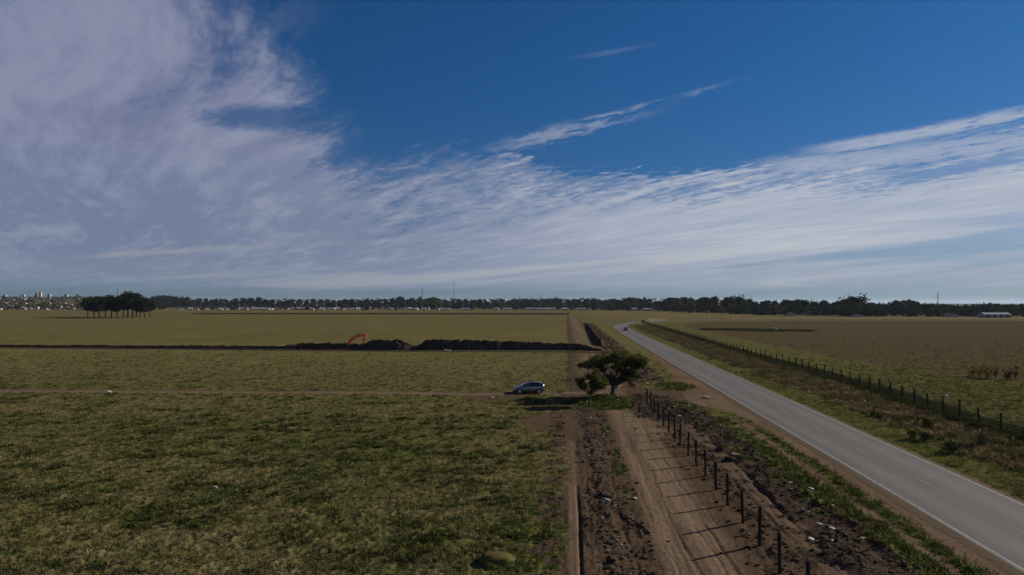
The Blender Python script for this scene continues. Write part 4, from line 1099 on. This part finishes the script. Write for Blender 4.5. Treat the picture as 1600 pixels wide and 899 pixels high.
def build_debris():
    conc = simple('rubble_concrete', (.24, .225, .20), .9, .3, 4, bump=.4); white = simple('white_plastic', (.36, .35, .33), .5, .1, 3); brn = simple('rubble_brown', (.13, .09, .065), .95, .4, 5)
    dk = simple('rubble_dark', (.04, .034, .03), .95, .4, 5)
    r = random.Random(5)
    def chunk(name, px, py, d, mat, lab, cat, rz=0, tilt=.2, sub=2):
        bm = bmesh.new(); bmesh.ops.create_cube(bm, size=1); bmesh.ops.subdivide_edges(bm, edges=bm.edges[:], cuts=sub, use_grid_fill=True)
        for v in bm.verts:
            q = v.co.normalized() * .62; v.co = v.co.lerp(q, .95 if name == 'earth_mound' else .45); v.co += Vector((r.uniform(-.07, .07), r.uniform(-.07, .07), r.uniform(-.07, .07)))
            v.co = Vector((v.co.x * d[0], v.co.y * d[1], v.co.z * d[2]))
        for f_ in bm.faces: f_.smooth = name == 'earth_mound'
        me = bpy.data.meshes.new(name); bm.to_mesh(me); bm.free(); me.materials.append(mat)
        p = at(px, py); p.z = hz(p.x, p.y) + d[2] * (.02 if name == 'earth_mound' else .3)
        o = link(name, me, loc=p); o.rotation_euler = (tilt * .5, tilt, rz); tag(o, lab, cat)
    chunk('concrete_slab', 1305, 834, (.62, .2, .12), white, 'long white slab of rubble lying on the dark bank nearest the camera', 'rubble', -.6)
    chunk('concrete_block', 1267, 771, (.3, .22, .2), white, 'small bright white block at the green edge of the bank', 'rubble', -.3)
    chunk('rubble_lump', 1150, 717, (.95, .5, .3), simple('rubble_tan', (.16, .13, .10), .95, .3, 5, bump=.4), 'large pale-topped lump on the dark bank', 'rubble', .3)
    chunk('rubble_lump', 1143, 720, (.9, .7, .32), dk, 'dark clod leaning against the large pale lump', 'rubble', .9)
    chunk('concrete_block', 1280, 824, (.34, .25, .2), conc, 'pale block just left of the long white slab', 'rubble', .2)
    chunk('concrete_block', 1267, 845, (.3, .22, .12), white, 'flat white scrap below the pale block', 'rubble', .5)
    chunk('rubble_lump', 1104, 623, (.9, .5, .3), conc, 'pale lump on the muddy entrance by the road', 'rubble', .1)
    chunk('plastic_bag', 1011.5, 601.5, (.4, .3, .25), white, 'white plastic bag caught near the gap between fence posts', 'plastic bag', .1)
    chunk('plastic_bag', 1076, 638, (.35, .3, .25), white, 'small white bag in the black mud', 'plastic bag', .4)
    chunk('plastic_bag', 1061.5, 650.5, (.35, .25, .12), white, 'white scrap on the grassy side of the post row', 'plastic bag', .4)
    chunk('plastic_bag', 1049.5, 604, (.4, .3, .2), conc, 'grey scrap in the green patch by the entrance', 'plastic bag', .2)
    chunk('rubble_lump', 945, 779, (.55, .6, .3), dk, 'dark clod in the line of pale stones', 'clod', .2)
    chunk('rubble_lump', 948, 786, (.3, .4, .2), conc, 'pale stone just below the dark clod in the stone line', 'stone', .7)
    chunk('earth_mound', 776, 876, (1.4, 1.0, .46), simple('anthill_soil', (.088, .072, .030), .95, .9, 7, bump=.5), 'low brown earth mound in the pasture nearest the camera', 'mound', .1, .03, 3)
    chunk('stone', 336, 764, (.26, .2, .2), conc, 'pale stone among dark weeds in the open pasture', 'stone', .7)
    chunk('plastic_bag', 170.5, 614.5, (.55, .4, .3), white, 'white scrap beside the crossing track far from the car', 'plastic bag', .7)
    chunk('plastic_bag', 769, 622, (.4, .3, .2), white, 'white scrap in the grass in front of the parked car', 'plastic bag', .2)
    chunk('plastic_bag', 1461, 661.5, (.4, .3, .2), white, 'white scrap in the dry weeds by the wire fence', 'plastic bag', .2)
    chunk('plastic_bag', 1478.5, 620.5, (.45, .3, .3), white, 'white bag caught at the top of a wire fence post', 'plastic bag', .2)
    chunk('pale_box', 1211, 517.5, (2.0, 1.6, 1.6), conc, 'pale box standing in the dark reed strip', 'box', .2)
    bpy.data.objects['plastic_bag.005' if 'plastic_bag.005' in bpy.data.objects else 'plastic_bag'].location.z += 0
    # yellow flowering shrubs in the brown field
    lm = leaf_mat('yellow_shrub_leaves', (.125, .105, .022), .8, .3, var=.5, scale=2.0); lg = leaf_mat('dull_shrub_leaves', (.055, .06, .025), .8, .2, var=.5, scale=2.0)
    stem = simple('shrub_stem', (.07, .055, .04), .9, .3, 5)
    for i, (px, py, w, h, lab) in enumerate(((1519, 588, 1.3, 1.7, 'first yellowish shrub of the clump in the brown field'), (1530, 590, 1.5, 1.9, 'second, fuller yellowish shrub of the clump'), (1543, 591, 1.3, 1.8, 'middle yellowish shrub of the clump'), (1556, 591, 1.2, 2.1, 'slim yellow shrub right of the middle of the clump'), (1573, 593, 1.3, 1.5, 'dark low shrub near the end of the clump'), (1586, 592, .9, 2.2, 'thin tall yellow shrub ending the clump'))):
        rr = np.random.RandomState(200 + i); p = at(px, py); p.z = hz(p.x, p.y); t = tag(empty('shrub', p), lab, 'shrub', 'yellowish shrubs in the brown field')
        m = MB(); cs = []; rs = []
        for k in range(7):
            a = rr.rand() * 6.3; e = Vector((math.cos(a) * w * .7 * rr.rand(), math.sin(a) * w * .7 * rr.rand(), h * rr.uniform(.45, .95)))
            m.tube([(0, 0, -.1), e * .5, e], [.03, .02, .01], 4, False); cs.append(tuple(e)); rs.append(.34)
            cs.append(tuple(e * .5)); rs.append(.4)
        m.part('stem', stem, t); co, f = leaf_quads(cs, rs, 26, .085, rr, 1.0); link('foliage', mesh_np('foliage', co, f, lg if i == 4 else lm), t)
    # dark green bushes in the dry strip
    for i, (px, py, w, h, lab) in enumerate(((1432, 688, 1.0, .8, 'dark green bush at the edge of the dry strip by the verge'), (1447, 690, .8, .7, 'smaller dark bush right beside the green one'), (1488, 708, .9, .9, 'dark bush nearest the road in the dry strip'), (1452, 668, .8, .7, 'dark bush in mid strip below the fence'), (1536, 700, 1.2, .9, 'broad dark bush by the frame edge in the dry strip'), (1372, 652, 1.0, .6, 'dark low bush in the dry strip before the braced post'))):
        rr = np.random.RandomState(240 + i); p = at(px, py); p.z = hz(p.x, p.y); t = tag(empty('bush', p), lab, 'bush')
        m = MB(); cs = []; rs = []
        for k in range(8):
            a = rr.rand() * 6.3; e = Vector((math.cos(a) * w * .8 * rr.rand(), math.sin(a) * w * .8 * rr.rand(), h * rr.uniform(.3, .8)))
            m.tube([(0, 0, -.1), e * .5, e], [.025, .02, .01], 4, False); cs.append(tuple(e)); rs.append(.32)
        m.part('stem', stem, t); co, f = leaf_quads(cs, rs, 45, .07, rr, .9); link('foliage', mesh_np('foliage', co, f, leaf_mat('bush_leaves', (.035, .05, .02), .8, .15, var=.5, scale=2.0)), t)

# ------------------------------------------------------------ posts and the wire fence
FENCE = smooth_path([tuple(at(*q).xy) for q in ((1900, 778), (1583, 683.5), (1483.6, 652.8), (1352, 608.8), (1256, 580.5), (1160, 554), (1085, 530.5), (1040, 517), (1012, 508.6), (1004, 504.0))] + [(62, 455), (82, 466), (110, 476)], 12)
def post_mesh(seed, rad=.075, h=1.8, sides=7, mat=None):
    r = random.Random(seed); v = []; f = []
    zs = [-.4, 0, h * .25, h * .5, h * .75, h * .97, h]
    ox = oy = 0
    for i, z in enumerate(zs):
        ox += r.uniform(-.008, .008); oy += r.uniform(-.008, .008)
        for j in range(sides):
            a = 2 * PI * j / sides; q = rad * (1 + r.uniform(-.12, .12)) * (.8 if i == len(zs) - 1 else 1.05 - .05 * i / 6)
            v.append((ox + q * math.cos(a), oy + q * math.sin(a), z + (r.uniform(-.015, .015) if i == len(zs) - 1 else 0)))
    for i in range(len(zs) - 1):
        for j in range(sides): f.append((i * sides + j, i * sides + (j + 1) % sides, (i + 1) * sides + (j + 1) % sides, (i + 1) * sides + j))
    f.append(tuple(range((len(zs) - 1) * sides, len(zs) * sides)))
    return MB().add(v, f).mesh('post', mat)
def build_posts():
    wood = simple('weathered_timber', (.032, .026, .022), .9, .5, 7, bump=.5)
    ms = [post_mesh(i, .082, 1.82, 7, wood) for i in range(5)]
    g = 'timber posts set in a row along the dirt strip'
    pxs = [(1260.5, 899 + 27), (1220, 899 + 1), (1184.7, 853), (1158.2, 817), (1135, 791), (1116.4, 769), (1101.5, 750), (1085.3, 729.5), (1073.5, 714.5), (1062.3, 700.5), (1052.5, 688), (1044.7, 677.5), (1035.5, 666), (1028.2, 655.5), (1021.6, 647.5), (1015.8, 640.5), (1010.8, 632)]
    ys = [at(a, b) for a, b in pxs]
    # a straight row: spacing 3.35 m, measured off the photograph
    P = [(9.35, 28.0 + 3.35 * i) for i in range(17)]
    near = ['nearest timber post, cut off by the frame at the front of the row', 'tall second timber post at the bottom of the frame', 'third timber post, casting its whole shadow over the wheel ruts']
    for i, (x, y) in enumerate(P):
        x += rnd.uniform(-.06, .06); y += rnd.uniform(-.08, .08)
        o = link('fence_post', ms[i % 5], loc=(x, y, hz(x, y))); o.rotation_euler = (rnd.uniform(-.02, .02), rnd.uniform(-.02, .02), rnd.uniform(0, 6)); o.scale = (1, 1, rnd.uniform(.96, 1.04))
        lab = near[i] if i < 3 else ('last timber post of the near row, before the muddy entrance' if i == 16 else '%s dark timber post counted from the front of the row' % ORD[i])
        tag(o, lab, 'post', g)
    g2 = 'timber posts beyond the muddy entrance behind the tree'
    for i in range(9):
        x, y = 9.25 + rnd.uniform(-.06, .06), 98.8 + 3.6 * i
        o = link('fence_post', ms[i % 5], loc=(x, y, hz(x, y))); o.rotation_euler = (rnd.uniform(-.02, .02), rnd.uniform(-.02, .02), rnd.uniform(0, 6))
        tag(o, '%s timber post past the muddy entrance, beside the large tree' % ORD[i], 'post', g2)
    # wire fence
    s = np.concatenate([[0], np.cumsum(np.linalg.norm(np.diff(FENCE, axis=0), axis=1))])
    y0 = FENCE[0]; t = tag(empty('wire_fence', (float(y0[0]), float(y0[1]), 0)), 'long timber post and wire fence between the dry roadside strip and the field', 'fence')
    org = Vector((float(y0[0]), float(y0[1]), 0)); pm = [post_mesh(30 + i, .10, 1.92, 6, wood) for i in range(4)]; thick = post_mesh(50, .13, 2.05, 7, wood)
    n = int(s[-1] / 3.4); tops = []
    for i in range(n):
        q = s[-1] * i / (n - 1); x, y = float(np.interp(q, s, FENCE[:, 0])), float(np.interp(q, s, FENCE[:, 1])); z = hz(x, y)
        o = link('post', thick if i % 10 == 4 else pm[i % 4], t, (x - org.x, y - org.y, z)); o.rotation_euler = (rnd.uniform(-.03, .03), rnd.uniform(-.03, .03), rnd.uniform(0, 6)); o.scale = (1, 1, rnd.uniform(.93, 1.05))
        tops.append((x - org.x, y - org.y, z))
    wm = simple('fence_wire', (.16, .15, .15), .5, .2, 3, metal=.6)
    for hgt in (.3, .6, .9, 1.2, 1.5, 1.72):
        MB().tube([(x, y, z + hgt) for x, y, z in tops], .006, 3, False).part('wire', wm, t)
    for px, py in ((1371, 622),):
        a = at(px, py); d = Vector((FENCE[20][0] - FENCE[30][0], FENCE[20][1] - FENCE[30][1], 0)).normalized()
        k = min(range(n), key=lambda i: (Vector(tops[i]) + org - a).length); b = Vector(tops[k])
        for sg in (-1, 1): MB().tube([b + d * sg * .1 + Vector((0, 0, 1.6)), b + d * sg * 1.15 + Vector((0, 0, -.1))], [.05, .06], 6).part('brace', wood, t)
# ------------------------------------------------------------ cars
def car_paint(name, col):
    def b(g, bs):
        tc = g.node('ShaderNodeTexCoord').outputs['Object']; z = g.sep(tc)[2]; n = g.noise(tc, 4, 3, .6)
        dust = g.step(z + (n - .5) * .3, .55, .15) * .55 + .08
        g.put(bs.inputs['Base Color'], g.mix(dust, col, (.16, .13, .10)))
        g.put(bs.inputs['Roughness'], dust * .5 + .28); bs.inputs['Metallic'].default_value = .35; bs.inputs['Coat Weight'].default_value = .5; bs.inputs['Coat Roughness'].default_value = .12
    return material(name, b)
def build_car(name, loc, rz, col, label, cat='car'):
    paint = car_paint('paint_' + name, col)
    glass = simple('car_glass', (.012, .016, .02), .08, .05, 3, spec=.9); tyre = simple('tyre', (.022, .022, .022), .9, .2, 9); rim = simple('rim', (.42, .43, .45), .35, .1, 5, metal=.8)
    trim = simple('black_trim', (.025, .025, .027), .7, .2, 5); lamp = simple('lamp_clear', (.55, .57, .6), .15, .1, 5, spec=.8); red = simple('lamp_red', (.35, .02, .015), .25, .1, 5, spec=.8); plate = simple('plate', (.6, .6, .6), .5, .05, 5)
    t = tag(empty(name, loc, rz), label, cat)
    # stations along the length: x, half width, sill z, belt z, roof z, roof half width
    S = [(-2.05, .66, .42, .78, .80, .60), (-2.02, .76, .32, .90, .96, .66), (-1.93, .81, .26, .95, 1.18, .62), (-1.72, .84, .24, .97, 1.38, .59), (-1.40, .85, .24, .96, 1.445, .59), (-.70, .86, .24, .94, 1.48, .60), (-.10, .86, .24, .93, 1.475, .60), (.28, .86, .24, .92, 1.42, .59),
         (.70, .86, .24, .92, 1.20, .62), (1.08, .85, .24, .93, .985, .66), (1.45, .84, .24, .86, .90, .64), (1.78, .80, .26, .74, .79, .60), (1.98, .72, .32, .62, .66, .54), (2.05, .62, .40, .52, .56, .46)]
    V = []
    for x, w, z0, zb, zr, wr in S:
        ring = [(0, z0), (w * .86, z0), (w * .98, z0 + .12), (w, z0 + (zb - z0) * .55), (w * .965, zb), (wr + (w * .965 - wr) * .12 if zr - zb > .15 else wr, zr - .045 if zr - zb > .15 else zr - .012), (wr * .82, zr), (0, zr + .012)]
        full = [(-y, z) for y, z in ring[:0:-1]][::1]
        pts = [(y, z) for y, z in ring] + [(-y, z) for y, z in ring[-2:0:-1]]
        V.append([(x, y, z) for y, z in pts])
    n = len(V[0]); body = MB(); win = {}
    vv = [p for r_ in V for p in r_]
    def side(j): return j if j < 7 else n - 1 - j      # segment index measured from the sill
    parts_ = {'side': [], 'front': [], 'rear': []}; bf = []
    for i in range(len(V) - 1):
        for j in range(n):
            q = (i * n + j, i * n + (j + 1) % n, (i + 1) * n + (j + 1) % n, (i + 1) * n + j); s_ = side(j)
            if s_ == 4 and 3 <= i <= 7: parts_['side'].append((i, j, q))
            elif s_ in (5, 6) and 7 <= i <= 8: parts_['front'].append((i, j, q))
            elif s_ in (5, 6) and i == 2: parts_['rear'].append((i, j, q))
            bf.append(q)
    bf += [tuple(range(n))[::-1], tuple(range((len(V) - 1) * n, len(V) * n))]
    body.add(vv, bf); bme = body.mesh('body', paint, True); link('body', bme, t)
    def pane(q, inset, out, nm):
        P = [Vector(vv[i]) for i in q]; c = sum(P, Vector()) / 4; nn = (P[1] - P[0]).cross(P[3] - P[0]).normalized()
        if nn.dot(c - Vector((c.x * .9, 0, .6))) < 0: nn = -nn
        top = [p.lerp(c, inset) + nn * out for p in P]; m = MB(); m.add([tuple(p) for p in top] + [tuple(p - nn * .02) for p in top], [(0, 1, 2, 3), (0, 4, 5, 1), (1, 5, 6, 2), (2, 6, 7, 3), (3, 7, 4, 0)])
        m.part(nm, glass, t)
    for i, j, q in parts_['side']: pane(q, .09, .012, 'side_window')
    for i, j, q in parts_['front']: pane(q, .03, .012, 'windscreen')
    for i, j, q in parts_['rear']: pane(q, .06, .012, 'rear_window')
    # wheels with arches
    for x in (-1.28, 1.27):
        for sd in (-1, 1):
            m = MB(); k = 20
            m.tube([(x, sd * .62, .31), (x, sd * .868, .31)], [.385, .385], k); m.part('wheel_arch', trim, t)
            w = MB(); w.tube([(x, sd * .66, .31), (x, sd * .70, .31), (x, sd * .87, .31), (x, sd * .89, .31)], [.27, .31, .31, .28], k); wo = w.part('wheel', tyre, t, False)
            rr = MB(); rr.tube([(x, sd * .80, .31), (x, sd * .895, .31)], [.20, .205], 16); ro = rr.part('rim', rim, wo, False)
    # bumpers, lamps, plate, mirrors, door lines, roof aerial
    MB().box((2.0, 0, .36), (.16, 1.2, .16)).part('front_bumper', trim, t, bevel=.03)
    MB().box((-2.03, 0, .40), (.14, 1.35, .18)).part('rear_bumper', trim, t, bevel=.03)
    for sd in (-1, 1):
        MB().box((1.90, sd * .58, .62), (.22, .22, .12), None, .8).part('headlight', lamp, t, bevel=.02)
        MB().box((-1.98, sd * .68, .86), (.12, .16, .30), None, .9).part('tail_light', red, t, bevel=.02)
        MB().box((.72, sd * .95, .98), (.12, .16, .11)).part('mirror', paint, t, bevel=.02)
        for x in (-.62, .32):
            MB().box((x + .34, sd * .872, .78), (.16, .02, .03)).part('door_handle', trim, t)
            MB().box((x - .12, sd * .864, .60), (.012, .02, .56)).part('door_seam', trim, t)
        MB().box((.0, sd * .86, .29), (1.7, .04, .09)).part('sill', trim, t)
    MB().box((-2.06, 0, .62), (.02, .44, .12)).part('number_plate', plate, t)
    MB().tube([(-1.5, 0, 1.45), (-1.75, 0, 1.75)], .008, 4).part('aerial', trim, t)
    for sd in (-1, 1): MB().tube([(-1.4, sd * .50, 1.475), (-.6, sd * .51, 1.50), (.1, sd * .50, 1.49)], .015, 5).part('roof_rail', trim, t)
    return t
def build_cars():
    p = at(826.5, 612.8); p.z = hz(p.x, p.y) + .0
    build_car('parked_car', p, YAW + PI + .03, (.14, .155, .175), 'silver-blue hatchback parked on the dirt track with its nose away from the trees')
    p = at(978, 516.8); d = dist_path(np.array([p.x]), np.array([p.y]), ROADC)[0]
    p.z = .035
    build_car('passing_car', p, PI / 2 - .03, (.03, .03, .034), 'small dark car driving on the road before the bend')

# ------------------------------------------------------------ excavator
def build_excavator():
    red = simple('excavator_red', (.60, .045, .028), .5, .2, 2, spec=.4); steel = simple('track_steel', (.05, .045, .04), .8, .3, 3); glass = simple('cab_glass', (.02, .025, .03), .1, .1, 3, spec=.8)
    grey = simple('cylinder_steel', (.45, .45, .46), .3, .1, 3, metal=.8); blackp = simple('machine_black', (.03, .03, .03), .7, .2, 3); soil = soil_mat()
    base = at(537, 541); base.z = hz(base.x, base.y)
    t = tag(empty('excavator', base, YAW), 'red excavator with arched boom digging behind the dark soil heap', 'excavator')
    for sd in (-1, 1):
        m = MB(); prof = []
        L, h = 3.4, .75
        for a in np.linspace(-90, 90, 7): prof.append((L / 2 - h / 2 + math.cos(R(a)) * h / 2, h / 2 + math.sin(R(a)) * h / 2))
        for a in np.linspace(90, 270, 7): prof.append((-L / 2 + h / 2 + math.cos(R(a)) * h / 2, h / 2 + math.sin(R(a)) * h / 2))
        m.prism(prof, sd * 1.0 - .25, sd * 1.0 + .25); tr = m.part('track', steel, t)
        for k in range(5): MB().tube([(-1.2 + k * .6, sd * 1.0 - .28, .3), (-1.2 + k * .6, sd * 1.0 + .28, .3)], .17, 10).part('roller', blackp, tr)
    MB().box((0, 0, .62), (1.7, 1.5, .35)).part('undercarriage', blackp, t)
    MB().tube([(0, 0, .75), (0, 0, .98)], .62, 16).part('slew_ring', steel, t)
    MB().prism([(-1.9, 1.0), (1.2, 1.0), (1.2, 1.35), (.2, 1.9), (-1.75, 1.95), (-2.0, 1.6)], -1.15, .15).part('engine_house', red, t)
    MB().prism([(-2.2, 1.05), (-1.85, 1.05), (-1.75, 1.95), (-2.1, 1.85)], -1.2, 1.2).part('counterweight', red, t)
    MB().prism([(-.5, 1.0), (1.15, 1.0), (1.2, 1.6), (.9, 2.45), (-.5, 2.45)], .2, 1.15).part('cab', red, t)
    MB().prism([(-.35, 1.65), (1.06, 1.65), (.84, 2.35), (-.35, 2.35)], .185, .2).part('cab_window', glass, t)
    MB().prism([(-.35, 1.65), (1.06, 1.65), (.84, 2.35), (-.35, 2.35)], 1.15, 1.165).part('cab_window', glass, t)
    MB().tube([(-1.3, -.6, 1.9), (-1.3, -.6, 2.35)], .06, 8).part('exhaust', blackp, t)
    # arm geometry (x to the right, z up), seen side-on
    def plate(P, w, name, y=0.0, mat=red):
        m = MB(); up = []; dn = []
        for i, (x, z, hh) in enumerate(P):
            a = P[max(0, i - 1)]; b = P[min(len(P) - 1, i + 1)]; dx, dz = b[0] - a[0], b[1] - a[1]; l = math.hypot(dx, dz); nx, nz = -dz / l, dx / l
            up.append((x + nx * hh, z + nz * hh)); dn.append((x - nx * hh, z - nz * hh))
        m.prism(up + dn[::-1], y - w / 2, y + w / 2); return m.part(name, mat, t)
    k = .1645                                    # metres to a pixel at this distance
    B0 = (.55, 1.35)
    plate([(B0[0], B0[1], .2), (1.3, 2.55, .34), (2.2, 3.75, .38), (3.2, 4.42, .34), (4.4, 4.70, .27), (5.75, 4.82, .2)], .42, 'boom')
    plate([(5.95, 5.45, .14), (5.8, 4.9, .26), (5.65, 3.6, .2), (5.45, 2.2, .13)], .34, 'arm')
    plate([(5.45, 2.25, .18), (5.2, 1.6, .42), (4.8, 1.1, .36), (4.45, 1.05, .1)], .85, 'bucket', 0, steel)
    def cyl(a, b, ra, y):
        a, b = Vector((a[0], y, a[1])), Vector((b[0], y, b[1])); m = a.lerp(b, .58)
        MB().tube([a, m], ra, 8).part('cylinder', blackp, t); MB().tube([m, b], ra * .55, 8).part('piston_rod', grey, t)
    cyl((1.05, 1.15), (2.5, 3.55), .11, -.32); cyl((1.05, 1.15), (2.5, 3.55), .11, .32)
    cyl((3.3, 4.95), (5.9, 5.4), .10, 0.0)
    cyl((5.95, 4.3), (5.75, 2.5), .08, 0.0)
    return t
build_grass()
build_rubble()
build_main_trees()
build_posts()
build_heaps()
build_debris()
build_far_trees()
build_town()
build_cars()
build_excavator()
def tell_apart():
    by = {}
    for o in C.objects:
        if o.parent is None and o.get('group') and o.get('label'): by.setdefault(o['label'], []).append(o)
    inv = _RM.transposed()
    for lab, L in by.items():
        if len(L) < 2: continue
        def px(o):
            q = inv @ (o.location - cam.location); return q.x / -q.z
        for i, o in enumerate(sorted(L, key=px)):
            if i < 20:
                w = (ORD[i] + ' ' + lab).replace('small ', '').replace(' the ', ' ').split()
                o['label'] = ' '.join(w[:13] + ['from', 'the', 'left'] if len(w) <= 13 else w[:16])
tell_apart()
bpy.context.view_layer.update()
# ------------------------------------------------------------ air
def build_haze():
    m = bpy.data.materials.new('haze'); m.use_nodes = True; nt = m.node_tree; nt.nodes.clear()
    v = nt.nodes.new('ShaderNodeVolumePrincipled'); v.inputs['Density'].default_value = .00003; v.inputs['Color'].default_value = (.55, .68, .9, 1); v.inputs['Anisotropy'].default_value = .2
    o = nt.nodes.new('ShaderNodeOutputMaterial'); nt.links.new(v.outputs[0], o.inputs['Volume'])
    h = MB().box((0, 14000, 50), (70000, 33000, 116)).mesh('haze', m)
    tag(link('haze', h), 'thin bluish air over the plain', kind='stuff')
build_haze()
